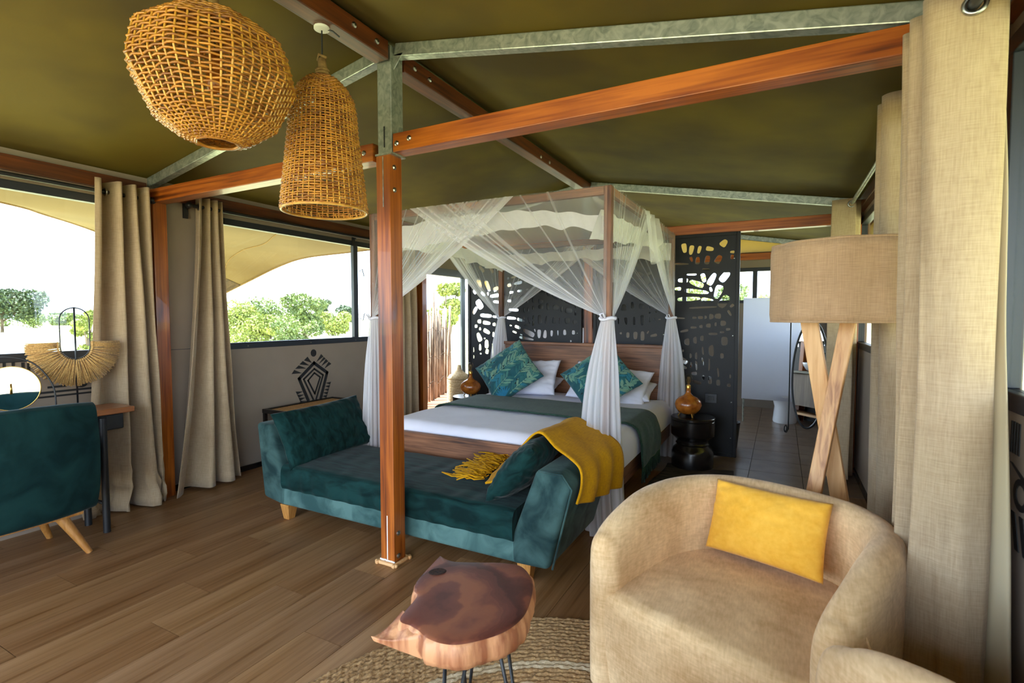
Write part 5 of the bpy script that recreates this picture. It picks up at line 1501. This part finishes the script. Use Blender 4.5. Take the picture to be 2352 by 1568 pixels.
rod('black curtain rod above the grass-view window on the left', LXX, -0.9, 2.33, z=LZ, brackets=((0.4, -1),))
rod('black curtain rod above the window with the awning', LXX, 2.62, 5.7, z=LZ + 0.02, brackets=((2.64, -1), (4.6, -1)))
fl_ = lambda v: v ** 1.5
curtain('beige curtain hanging between the two left windows, flaring to its hem',
        [(-4.38, 2.655), (-4.42, 2.69), (-4.53, 2.71), (-4.53, 2.73), (-4.43, 2.75), (-4.43, 2.77), (-4.53, 2.785), (-4.53, 2.80), (-4.43, 2.82), (-4.43, 2.84), (-4.53, 2.855), (-4.53, 2.87), (-4.44, 2.89)],
        [(-4.30, 2.35), (-4.35, 2.43), (-4.52, 2.50), (-4.51, 2.58), (-4.33, 2.63), (-4.34, 2.70), (-4.53, 2.72), (-4.52, 2.76), (-4.35, 2.80), (-4.34, 2.87), (-4.53, 2.90), (-4.53, 2.93), (-4.40, 2.97)],
        2.52, 0.025, n=170, rings=[((-4.475, 2.70, LZ + 0.02), (0.2, 1, 0))], flare=fl_)
curtain('beige curtain by the sliding door, seen between the post and the bed',
        zig(-4.48, 5.16, -4.48, 5.66, 8, 0.045, 0), zig(-4.47, 5.12, -4.47, 5.70, 8, 0.06, 0), 2.52, 0.03, n=120)

# ------------------------------------------------------------------ desk, chair and decor at the left
dk = thing('desk', 'wooden-topped desk with a black steel frame under the left window', 'desk', (-4.27, 1.2, 0))
g = G()
edge = []
for k in range(25):
    y = 0.35 + (1.985 - 0.35) * k / 24
    edge.append((-4.125 + 0.012 * noise.noise(Vector((y * 5, 0, 0))), y))
poly = [(-4.42, 0.35)] + edge + [(-4.42, 1.98)]
g.prism(poly, lambda a, b: (a, b, 0.815), lambda a, b: (a, b, 0.855))
put('desktop', g, wood('desk_wood', srgb(120, 70, 40), srgb(176, 112, 66), 1, rough=0.35, grain=40, coat=0.2), dk, bevel=0.006)
put('apron', G().box(-4.40, -4.16, 0.42, 1.93, 0.70, 0.813), MAT['black'], dk, bevel=0.01)
for x in (-4.385, -4.125):
    for y in (0.5, 1.785):
        put('leg', G().tube([(x, y, 0.0), (x, y, 0.80)], 0.022, 12), MAT['black'], dk, smooth=True, autosmooth=40)
put('stretcher', G().tube([(-4.385, 1.785, 0.2), (-4.125, 1.785, 0.2)], 0.012, 8), MAT['black'], dk, smooth=True)

ch = thing('desk_chair', 'teal velvet chair with splayed oak legs pulled up to the desk', 'chair', (-3.95, 1.2, 0))
# back: curved upholstered shell open towards the desk (-X)
def bkfn(u, v):
    # u across (Y), v around the profile of the back
    y0, y1 = 0.80, 1.585
    f = 2 * u - 1
    hgt = 0.985 - 0.02 * abs(f) ** 3
    pf = [(-3.72, 0.315), (-3.665, 0.335), (-3.645, 0.42), (-3.625, 0.66), (-3.635, hgt - 0.05), (-3.66, hgt), (-3.70, hgt + 0.004), (-3.735, hgt - 0.03), (-3.76, 0.70), (-3.78, 0.5), (-3.78, 0.315)]
    p = catmull(pf, 40)[int(round(v * 40))]
    nar = 1 - 0.05 * max(0, (p[1] - 0.75)) * 2 - 0.07 * max(0, (0.45 - p[1])) * 4
    y = (y0 + y1) / 2 + f * (y1 - y0) / 2 * nar * (1 - 0.012 * (abs(f) > 0.95))
    x = p[0] - 0.07 * abs(f) ** 2.5
    return (x, y, p[1] + 0.002 * noise.noise(Vector((x * 8, y * 8, p[1] * 8))))
g = G(); g.grid(bkfn, 40, 40)
g.f.append(tuple(range(40, -1, -1))); g.mi.append(0); g.f.append(tuple(40 * 41 + k for k in range(41))); g.mi.append(0)
put('backrest', g, MAT['velvet_chair'], ch, smooth=True, autosmooth=60)
for y0, y1 in ((0.815, 0.90), (1.49, 1.575)):
    put('arm', G().prism([(-3.74, 0.33), (-4.35, 0.33), (-4.38, 0.60), (-4.30, 0.66), (-3.74, 0.80)], lambda a, b: (a, y0, b), lambda a, b: (a, y1, b)), MAT['velvet_chair'], ch, bevel=0.03, seg=5)
put('seat', G().box(-4.40, -3.76, 0.90, 1.49, 0.32, 0.50), MAT['velvet_chair'], ch, bevel=0.04, seg=5)
put('seat_frame', G().box(-4.34, -3.76, 0.88, 1.51, 0.29, 0.325), MAT['oak_leg'], ch, bevel=0.006)
for (x, y, xt, yt) in ((-3.865, 1.575, -3.97, 1.44), (-4.36, 1.555, -4.27, 1.44), (-3.865, 0.83, -3.97, 0.96), (-4.36, 0.83, -4.27, 0.96)):
    put('leg', G().tube([(x, y, 0.0), (xt, yt, 0.31)], [0.017, 0.037], 14), MAT['oak_leg'], ch, smooth=True, autosmooth=40)

# raffia fan ornament on a stand
FX, FYc, FZc = -4.33, 1.73, 1.29
fn_ = thing('fan_ornament', 'raffia half-moon ornament hung on a thin black stand', 'ornament', (FX, FYc, 0.856))
put('base', G().box(FX - 0.05, FX + 0.05, FYc - 0.07, FYc + 0.07, 0.856, 0.868), MAT['black'], fn_, bevel=0.002)
put('rod', G().tube([(FX, FYc, 0.866), (FX, FYc, 1.565)], 0.006, 8), MAT['black'], fn_, smooth=True)
hp = [(FX, FYc - 0.085, 1.32)] + [(FX, FYc - 0.085 * cos(k * pi / 12), 1.475 + 0.085 * sin(k * pi / 12)) for k in range(13)] + [(FX, FYc + 0.085, 1.32)] + [(FX, FYc + 0.085 * cos(k * pi / 12), 1.29 - 0.085 * sin(k * pi / 12)) for k in range(13)]
put('hoop', G().tube(hp, 0.004, 8, closed=True), MAT['black'], fn_, smooth=True)
g = G(); gb = G()
rf = random.Random(4)
for k in range(33):
    f = k / 32
    if f < 0.12: a0 = Vector((-0.085, 0.03 - f / 0.12 * 0.03)); dv = Vector((-1, -0.02 - f))
    elif f > 0.88: a0 = Vector((0.085, 0.03 - (1 - f) / 0.12 * 0.03)); dv = Vector((1, -0.02 - (1 - f)))
    else:
        t = pi * (f - 0.12) / 0.76
        a0 = Vector((-0.085 * cos(t), -0.085 * sin(t))); dv = Vector((-cos(t), -sin(t)))
    dv.normalize()
    for q in range(13):
        sp = rf.uniform(-0.12, 0.12); d = Vector((dv.x * cos(sp) - dv.y * sin(sp), dv.x * sin(sp) + dv.y * cos(sp)))
        L = 0.185 + rf.uniform(-0.012, 0.006)
        if a0.x * 1.0 and dv.y > -0.25: L *= 0.98; d = Vector((d.x, min(d.y, 0.0)))
        xo = rf.uniform(-0.008, 0.008)
        p0 = (FX + xo * 0.4, FYc + a0.x, FZc + a0.y); p1 = a0 + d * L
        pm = a0 + dv * L * 0.25 + (d - dv) * 0.02
        g.tube([p0, (FX + xo, FYc + pm.x, FZc + pm.y), (FX + xo * 1.2, FYc + p1.x, FZc + p1.y)], [0.003, 0.0045, 0.003], 4)
    gb.tube([(FX + 0.007 * cos(j), FYc + a0.x + dv.x * 0.014, FZc + a0.y + dv.y * 0.014 + 0.004 * sin(j)) for j in range(6)], 0.005, 5, closed=True)
tag(put('raffia', g, MAT['raffia'], fn_, smooth=True), kind='stuff')
tag(put('binding', gb, MAT['raffia'], fn_, smooth=True), kind='stuff')

# round mirror on a wire stand
CX, CY_, CZ, CR = -4.20, 1.345, 1.055, 0.135
ck = thing('desk_mirror', 'small round mirror on a looped black wire stand on the desk', 'mirror', (CX, CY_, 0.856))
ax = Vector((0.80, -0.42, 0.02)).normalized(); u_ = ax.cross(Vector((0, 0, 1))).normalized(); v_ = u_.cross(ax)
def disc(r, o): return [Vector((CX, CY_, CZ)) + ax * o + (u_ * cos(k * pi / 24) + v_ * sin(k * pi / 24)) * r for k in range(48)]
g = G(); a = disc(CR, 0.0); b = disc(CR, 0.006)
g.add(a + b, [tuple(range(47, -1, -1)), tuple(range(48, 96))] + [(k, (k + 1) % 48, 48 + (k + 1) % 48, 48 + k) for k in range(48)])
put('mirror_disc', g, MAT['mirror'], ck)
put('mirror_rim', G().tube(disc(CR, 0.003), 0.004, 6, closed=True), MAT['brass'], ck, smooth=True)
lo = [Vector((CX, CY_, 0.87)) + ax * -0.03 + u_ * 0.16 + v_ * 0, Vector((CX, CY_, 0.93)) + ax * -0.03 + u_ * 0.165]
lo = [Vector((CX, CY_, CZ)) + ax * -0.025 + u_ * x + v_ * z for x, z in ((-0.20, -0.185), (-0.19, 0.0), (-0.10, 0.15), (0.03, 0.195), (0.15, 0.165), (0.19, 0.10), (0.165, 0.03), (0.14, -0.05), (0.13, -0.185))]
put('wire_loop', G().tube(catmull([tuple(p) for p in lo], 50), 0.005, 8), MAT['black'], ck, smooth=True)
g = G(); g.tube([Vector((CX, CY_, CZ)) + ax * 0.012 - v_ * 0.035, Vector((CX, CY_, CZ)) + ax * 0.012 + v_ * 0.03], [0.006, 0.004], 8)
put('pendulum_knob', g, MAT['brass'], ck, smooth=True)
put('stand_foot', G().box(CX - 0.08, CX + 0.04, CY_ - 0.10, CY_ + 0.14, 0.856, 0.866), MAT['black'], ck, bevel=0.002)

# cane-topped bench under the painted figure
bn = thing('cane_bench', 'dark framed bench with a cane top below the painted figure', 'bench', (-4.33, 3.75, 0))
g = G()
for a in ((-4.53, -4.15, 3.30, 3.335), (-4.53, -4.15, 4.165, 4.20), (-4.53, -4.495, 3.335, 4.165), (-4.185, -4.15, 3.335, 4.165)):
    g.box(*a, 0.545, 0.585)
put('frame', g, MAT['black_wood'], bn, bevel=0.004)
put('cane_panel', G().box(-4.495, -4.185, 3.335, 4.165, 0.562, 0.572), MAT['cane'], bn)
for x in (-4.51, -4.17):
    for y in (3.32, 4.18):
        put('leg', G().box(x - 0.016, x + 0.016, y - 0.016, y + 0.016, 0, 0.545), MAT['black_wood'], bn, bevel=0.003)
# ------------------------------------------------------------------ bathroom beyond the screens
vn = thing('vanity_unit', 'bathroom vanity with wood cabinet and dark top behind the black screens', 'vanity', (-1.6, 6.2, 0))
put('cabinet', G().box(-2.5, -0.72, 5.98, 6.42, 0.30, 0.80), MAT['cabinet'], vn, bevel=0.004)
put('worktop', G().box(-2.55, -0.68, 5.95, 6.47, 0.80, 0.84), MAT['black_wood'], vn, bevel=0.004)
put('shelf', G().box(-2.5, -0.72, 6.0, 6.42, 0.16, 0.19), MAT['pine_x'], vn)
for x in (-2.45, -0.78):
    put('leg', G().tube([(x, 6.38, 0), (x, 6.38, 0.3)], 0.018, 10), MAT['galv'], vn)
    put('leg', G().tube([(x, 6.03, 0), (x, 6.03, 0.3)], 0.018, 10), MAT['galv'], vn)
bs = thing('wash_basin', 'white bowl basin standing on the dark vanity top', 'basin', (-1.15, 6.22, 0.84))
put('bowl', G().lathe([(0.001, 0.842), (0.11, 0.842), (0.15, 0.87), (0.19, 0.93), (0.205, 0.975), (0.195, 0.975), (0.18, 0.93), (0.14, 0.88), (0.001, 0.87)], (-1.15, 6.22), 32, caps=False), MAT['ceramic'], bs, smooth=True)
tp = thing('basin_tap', 'tall black tap beside the white bowl basin', 'tap', (-1.15, 6.03, 0.84))
put('spout', G().tube([(-1.15, 6.03, 0.84), (-1.15, 6.03, 1.10), (-1.15, 6.06, 1.14), (-1.15, 6.14, 1.14), (-1.15, 6.16, 1.10)], 0.013, 10), MAT['black'], tp, smooth=True)
for k, (x, y, h, m) in enumerate(((-0.86, 6.10, 0.16, 'ceramic'), (-0.80, 6.2, 0.20, 'bolt'), (-0.90, 6.25, 0.13, 'gourd'))):
    o = mesh1('toiletry_bottle', G().lathe([(0.001, 0.84), (0.03, 0.84), (0.03, 0.84 + h * 0.7), (0.012, 0.84 + h * 0.8), (0.012, 0.84 + h), (0.001, 0.84 + h)], (x, y), 14, caps=False), MAT[m],
              ['small white bottle on the vanity seen through the screen holes', 'steel bottle on the vanity seen through the screen holes', 'amber bottle on the vanity seen through the screen holes'][k], 'bottle', (x, y, 0.84), group='toiletry bottles', smooth=True, autosmooth=40)
bk = thing('vanity_mirror', 'grey-backed vanity mirror panel close behind the black screens', 'mirror', (-2.1, 5.94, 1.2))
put('back_panel', G().box(-2.95, -1.25, 5.925, 5.94, 1.36, 2.16), M('grey_board', srgb(120, 120, 122), rough=0.7), bk)
put('mirror_face', G().box(-2.95, -1.25, 5.941, 5.944, 1.36, 2.16), MAT['mirror'], bk)
fp = thing('frosted_partition', 'frosted white glass partition standing in the bathroom', 'partition', (-0.16, 8.0, 0.3))
put('pane', G().box(-0.475, 0.30, 7.99, 8.002, 0.325, 1.76), MAT['frost'], fp)
for x in (-0.45, 0.28):
    put('foot', G().tube([(x, 7.996, 0), (x, 7.996, 0.33)], 0.012, 8), MAT['galv'], fp)
wc = thing('toilet', 'white toilet below the frosted glass partition', 'toilet', (0.08, 8.25, 0))
g = G(); g.lathe([(0.15, 0), (0.155, 0.02), (0.135, 0.22), (0.16, 0.32), (0.19, 0.38), (0.19, 0.40), (0.001, 0.40)], (0, 0), 28)
g.v = [(0.08 + x, 8.22 + y * 1.25, z) for x, y, z in g.v]
put('bowl', g, MAT['ceramic'], wc, smooth=True, autosmooth=50)
put('seat_lid', G().box(-0.10, 0.26, 8.02, 8.44, 0.40, 0.43), MAT['ceramic'], wc, bevel=0.03, seg=4)
put('cistern', G().box(-0.11, 0.27, 8.46, 8.62, 0.36, 0.80), MAT['ceramic'], wc, bevel=0.03, seg=4)
mr = thing('cheval_mirror', 'oval free-standing mirror in a black wrought-iron frame with curled feet', 'mirror', (0.31, 7.33, 0))
mn = Vector((-0.49, -0.87, 0.06)).normalized(); mu = Vector((0, 0, 1)).cross(mn).normalized(); mv = mn.cross(mu)
mc = Vector((0.33, 7.33, 0.775))
ov = [mc + mu * 0.21 * cos(k * pi / 32) + mv * 0.665 * sin(k * pi / 32) for k in range(64)]
g = G(); g.add(ov + [p - mn * 0.008 for p in ov], [tuple(range(64)), tuple(range(127, 63, -1))] + [(k, 64 + k, 64 + (k + 1) % 64, (k + 1) % 64) for k in range(64)])
put('mirror_glass', g, MAT['mirror'], mr)
put('oval_frame', G().tube([p - mn * 0.002 for p in ov], 0.014, 8, closed=True), MAT['black'], mr, smooth=True)
for s in (-1, 1):
    b0 = mc + mu * 0.245 * s
    pts = [(b0.x, b0.y, 1.42), (b0.x, b0.y, 0.8), (b0.x, b0.y, 0.05)]
    d = -mn; d.z = 0; d = Vector((mn.x, mn.y, 0)).normalized()
    for k in range(9):
        t = k * 2 * pi / 9 * 1.1
        pts.append((b0.x + d.x * (0.05 + 0.045 * sin(t) + 0.02 * k / 4) * 0.9 - mu.x * 0, b0.y + d.y * (0.05 + 0.045 * sin(t)), 0.055 - 0.045 * cos(t) * 1.0 + 0.004))
    put('stand_rod', G().tube(pts, 0.008, 8), MAT['black'], mr, smooth=True)
bn_ = thing('waste_bin', 'black bathroom bin under the vanity', 'bin', (-0.55, 6.3, 0))
put('body', G().lathe([(0.11, 0.0), (0.14, 0.30), (0.13, 0.30), (0.10, 0.02)], (-0.52, 6.30), 24), MAT['black'], bn_, smooth=True, autosmooth=40)

# lidded wicker basket just inside the sliding door
BKX, BKY = -4.27, 6.42
wb = thing('wicker_basket', 'pale wicker laundry basket with sloping lid by the sliding door', 'basket', (BKX, BKY, 0))
g = G()
for i in range(26):
    z = 0.02 + i * 0.021
    g.tube([(BKX + (0.17 + 0.004 * (1 if (k + i) % 2 else -1)) * cos(k * pi / 18), BKY + (0.17 + 0.004 * (1 if (k + i) % 2 else -1)) * sin(k * pi / 18), z) for k in range(36)], 0.009, 5, closed=True)
tag(put('weave', g, MAT['wicker'], wb, smooth=True), kind='stuff')
put('liner', G().lathe([(0.155, 0.01), (0.155, 0.56)], (BKX, BKY), 24), MAT['wicker'], wb, smooth=True)
put('lid', G().lathe([(0.18, 0.57), (0.15, 0.62), (0.08, 0.66), (0.04, 0.70), (0.025, 0.77), (0.001, 0.775)], (BKX, BKY), 24), MAT['wicker'], wb, smooth=True)

# ------------------------------------------------------------------ outside
g = G()
def grfn(u, v):
    x = -260 + 460 * u; y = -120 + 420 * v
    d = max(abs(x + 2), abs(y - 4))
    z = -0.70 + 0.25 * noise.noise(Vector((x * 0.03, y * 0.03, 0))) * min(1, max(0, (d - 12) / 30))
    return (x, y, z)
g.grid(grfn, 90, 90)
tag(put('ground', g, MAT['grass'], smooth=True), kind='structure')
g = G()
tdk = thing('deck', None, None, (-5.5, 7.5, 0), kind='structure')
for i in range(14):
    y0 = 5.7 + i * 0.28
    put('deck_board', G().box(-6.6, XL - 0.08, y0, y0 + 0.27, -0.08, -0.04), MAT['deck'], tdk)
fdk = thing('terrace', None, None, (-2, -2.5, 0), kind='structure')
for i in range(9):
    y0 = -3.95 + i * 0.28
    put('deck_board', G().box(XL - 0.1, XR + 0.6, y0, y0 + 0.27, -0.08, -0.03), MAT['deck'], fdk)

# stick fence outside the sliding door
fc_ = thing('stick_fence', 'rough stick fence standing outside the sliding door', 'fence', (-5.9, 8.0, -0.05))
rs_ = random.Random(3)
P1, P2 = Vector((-5.10, 6.05)), Vector((-6.12, 8.85))
N = 42
for i in range(N):
    f = (i + rs_.uniform(-0.2, 0.2)) / (N - 1)
    p = P1 + (P2 - P1) * f
    h = 1.42 + rs_.uniform(0, 0.36)
    if rs_.random() < 0.06: h += 0.5
    r = rs_.uniform(0.020, 0.034)
    dx, dy = rs_.uniform(-0.05, 0.05), rs_.uniform(-0.06, 0.06)
    o = rs_.uniform(-0.03, 0.03)
    g = G(); g.tube([(p.x + o, p.y, -0.06), (p.x + o + dx * 0.3 + rs_.uniform(-.01, .01), p.y + dy * 0.4, h * 0.5), (p.x + o + dx, p.y + dy, h)], [r, r * 0.92, r * 0.7], 7)
    put('stick', g, MAT['stick'], fc_, smooth=True)
for z in (0.28, 0.75, 1.25):
    a = [(P1 + (P2 - P1) * k / 20) for k in range(21)]
    put('wire', G().tube([(q.x + 0.045, q.y, z + 0.05 * sin(k * 1.3)) for k, q in enumerate(a)], 0.005, 5), MAT['bark'], fc_)

# shade sail stretched outside the left windows
sl = thing('shade_sail', 'tan canvas awning stretched outside the left windows to one corner', 'awning', (-6.5, 4, 2.3))
CORN = (-7.5, 4.86, 1.84)
EDGE_R = [(-7.5, 4.86, 1.84), (-7.0, 4.93, 2.02), (-6.5, 5.07, 2.23), (-6.0, 5.12, 2.335), (-5.3, 5.29, 2.392), (-4.72, 5.6, 2.47)]
EDGE_L = [(-7.5, 4.86, 1.84), (-7.2, 3.9, 2.25), (-6.8, 2.93, 2.455), (-6.0, 2.20, 2.437), (-5.5, 1.75, 2.408), (-5.0, 0.4, 2.44), (-4.72, -1.0, 2.49)]
er, el = catmull(EDGE_R, 40), catmull(EDGE_L, 40)
g = G()
def slfn(u, v):
    # u from the tent eave (0) to the corner (1), v from left edge to right edge
    k = int(round((1 - u) * 40))
    a, b = Vector(el[k]), Vector(er[k])
    p = a + (b - a) * v
    p.z += 0.10 * sin(pi * v) * u * (1 - u * 0.6)
    return tuple(p)
g.grid(slfn, 40, 24)
put('canvas', g, MAT['sail'], sl, smooth=True, solid=0.004)
put('edge_rope', G().tube(er, 0.012, 6), MAT['rope'], sl, smooth=True)
put('edge_rope', G().tube(el, 0.012, 6), MAT['rope'], sl, smooth=True)
g = G()
for k in range(0, 13):
    pass
put('corner_patch', G().grid(lambda u, v: tuple(Vector(slfn(0.85 + 0.15 * u, 0.35 + 0.65 * v)) + Vector((0.0, 0.0, -0.010))), 6, 12), M('patch', srgb(58, 42, 28), srgb(92, 68, 46), (9, 40, 9), rough=0.8), sl, smooth=True)
put('seam', G().tube([tuple(Vector(slfn(k / 40, 0.72)) + Vector((0, 0, -0.006))) for k in range(36)], 0.006, 5), MAT['rope'], sl)
g = G(); pr_ = [(CORN[0] + 0.35 * cos(0), 0, 0)]
g = G(); g.tube([tuple(Vector(slfn(0.72 + 0.14 * sin(pi * k / 20), 0.12 + 0.6 * k / 20)) + Vector((0, 0, -0.007))) for k in range(21)], 0.006, 5)
put('stitch_line', g, MAT['rope'], sl)
ps = thing('sail_pole', 'wooden pole holding the low corner of the tan awning', 'post', (-7.62, 4.9, -0.7))
put('pole', G().tube([(-7.66, 4.92, -0.72), (-7.60, 4.90, 1.9)], 0.05, 10), MAT['bark'], ps, smooth=True)
bsl = thing('shade_sail', 'yellowish canvas awning seen through the upper holes of the left leaf screen', 'awning', (-6, 11, 2.4))
put('canvas', G().grid(lambda u, v: (-4.75 - 2.9 * u, 8.0 + 4.2 * u + (6 - 4.2 * u) * v, 2.56 - 0.28 * u), 12, 12), MAT['gable'], bsl, smooth=True, solid=0.004)
put('pole', G().tube([(-7.68, 12.2, -0.72), (-7.68, 12.2, 2.32)], 0.05, 10), MAT['bark'], bsl, smooth=True)
ys = thing('shade_sail', 'yellowish canvas awning outside the right wall windows', 'awning', (2.0, 5, 2.3))
put('canvas', G().grid(lambda u, v: (0.85 + 2.6 * u, 0.5 + 8.0 * v, 2.46 - 0.55 * u ** 1.3 + 0.06 * sin(pi * v)), 14, 20), canvas_mat('sail_yellow', srgb(190, 174, 92), srgb(204, 188, 104), (0.60, 0.50, 0.12, 1), 0.12), ys, smooth=True, solid=0.004)
for y in (0.5, 8.5):
    put('pole', G().tube([(3.45, y, -0.72), (3.45, y, 1.95)], 0.05, 10), MAT['bark'], ys, smooth=True)

# trees and bushes on the grassland
def tree(name, label, px, depth, top, base, wpx, mat, seed, trunk=0.25, n=2600, leaf=0.16, group='bushveld trees and bushes', flat=0.75, cat='tree'):
    """px: bearing in the photograph, depth: metres ahead; top, base and wpx: its extent seen from the camera"""
    fy = radians(27.7); fx = 1175.0
    lat = (px - 1176) / fx * depth
    X = -sin(fy) * depth + cos(fy) * lat; Y = cos(fy) * depth + sin(fy) * lat
    zt = 1.5 + (726.5 - top) / fx * depth; w = wpx / fx * depth
    zb = -0.75
    H = zt - zb
    r = random.Random(seed)
    t = thing(name, label, cat, (X, Y, zb), group)
    g = G()
    nl = 7 + int(w)
    lumps = []
    for k in range(nl):
        a = r.uniform(0, 2 * pi); q = sqrt(r.random())
        zz = zb + H * (trunk + (1 - trunk) * r.uniform(0.25, 0.86))
        rad = w * r.uniform(0.16, 0.26)
        lumps.append((X + (w / 2 - rad) * q * cos(a), Y + (w / 2 - rad) * q * sin(a), min(zz, zt - rad * flat), rad))
    for k in range(n):
        c = lumps[r.randrange(nl)]
        d = Vector((r.gauss(0, 1), r.gauss(0, 1), r.gauss(0, 1))).normalized() * c[3] * r.uniform(0.72, 1.06)
        p = Vector((c[0] + d.x, c[1] + d.y, max(c[2] + d.z * flat, zb + 0.15)))
        s = leaf * r.uniform(0.6, 1.3)
        u = Vector((r.gauss(0, 1), r.gauss(0, 1), r.gauss(0, 1))).normalized(); v = u.orthogonal().normalized()
        g.add([p + u * s, p + v * s * 0.5, p - u * s, p - v * s * 0.5], [(0, 1, 2, 3)])
    tag(put('foliage', g, mat, t), kind='stuff')
    g = G()
    g.tube([(X, Y, zb - 0.1), (X + 0.04 * H * r.uniform(-1, 1), Y, zb + H * 0.45)], [0.03 * H + 0.02, 0.015 * H + 0.02], 7)
    for k in range(4):
        c = lumps[k]
        g.tube([(X, Y, zb + H * trunk * 0.7), ((X + c[0]) / 2, (Y + c[1]) / 2, zb + H * 0.45), c[:3]], [0.016 * H + .01, 0.01 * H + .01, 0.005 * H], 6)
    put('trunk', g, MAT['bark'], t, smooth=True)
    return t
LG, LD, LB = MAT['leaf_green'], MAT['leaf_dark'], MAT['leaf_bright']
tree('acacia_tree', 'large dark acacia at the left edge of the left window', 5, 70, 664, 0, 175, LD, 1, trunk=0.35, n=5000, leaf=0.24)
tree('bush', 'rounded bush right of the large acacia in the left window', 78, 98, 714, 0, 80, LG, 2, trunk=0.0, n=2200, leaf=0.2, cat='bush')
tree('bush', 'yellow-green bush beside the ornament hoop in the left window', 202, 24, 702, 0, 62, LB, 3, trunk=0.0, n=2200, leaf=0.10, cat='bush')
for k, (px, top, w) in enumerate(((-40, 716, 120), (140, 718, 70), (180, 722, 70), (230, 720, 80), (300, 718, 90), (400, 716, 120))):
    tree('bush', ['distant tree line piece left of the acacia', 'distant bush behind the ornament hoop', 'distant pale bush right of the ornament rod', 'distant bush near the first curtain', 'distant bush hidden behind the first curtain', 'distant bush between the left curtains'][k], px, 110 + 13 * k, top, 0, w, LG, 20 + k, trunk=0.0, n=900, leaf=0.4, cat='bush')
for k, (px, top, w, m, lb) in enumerate(((540, 688, 120, LB, 'pale bush at the left end of the thicket seen under the awning'), (620, 680, 150, LG, 'broad bush second from the left in the thicket under the awning'), (700, 672, 130, LG, 'tallest bush in the middle of the thicket under the awning'), (765, 716, 90, LB, 'low bush at the right end of the thicket under the awning'), (590, 722, 120, LB, 'low bright bush in front of the thicket under the awning'), (680, 724, 130, LG, 'low green bush in front of the tallest bush'))):
    tree('bush', lb, px, (40, 47, 54, 61, 33, 26)[k], top, 0, w, m, 40 + k, trunk=0.0, n=4200, leaf=(0.12, 0.14, 0.16, 0.17, 0.10, 0.08)[k], cat='bush')
tree('acacia_tree', 'dark tree behind the right end of the thicket', 738, 80, 684, 0, 46, LD, 60, trunk=0.3, n=1500, leaf=0.22)
tree('acacia_tree', 'grey-green tree near the mullion of the awning window', 800, 90, 696, 0, 60, LD, 61, trunk=0.2, n=1500, leaf=0.25)
tree('acacia_tree', 'leafy tree rising above the stick fence', 1018, 19, 640, 0, 110, LB, 62, trunk=0.3, n=3800, leaf=0.075)
for k, (px, top, w, lb) in enumerate(((1600, 632, 120, 'tree seen through the upper holes of the right leaf screen'), (1680, 650, 90, 'tree seen between the right leaf screen and the partition'), (1750, 648, 70, 'tree in the bathroom end window'), (1860, 660, 90, 'tree hidden behind the drum lampshade'))):
    tree('acacia_tree', lb, px, 34, top, 0, w, LG if k % 2 else LB, 81 + k, trunk=0.25, n=2600, leaf=0.12)
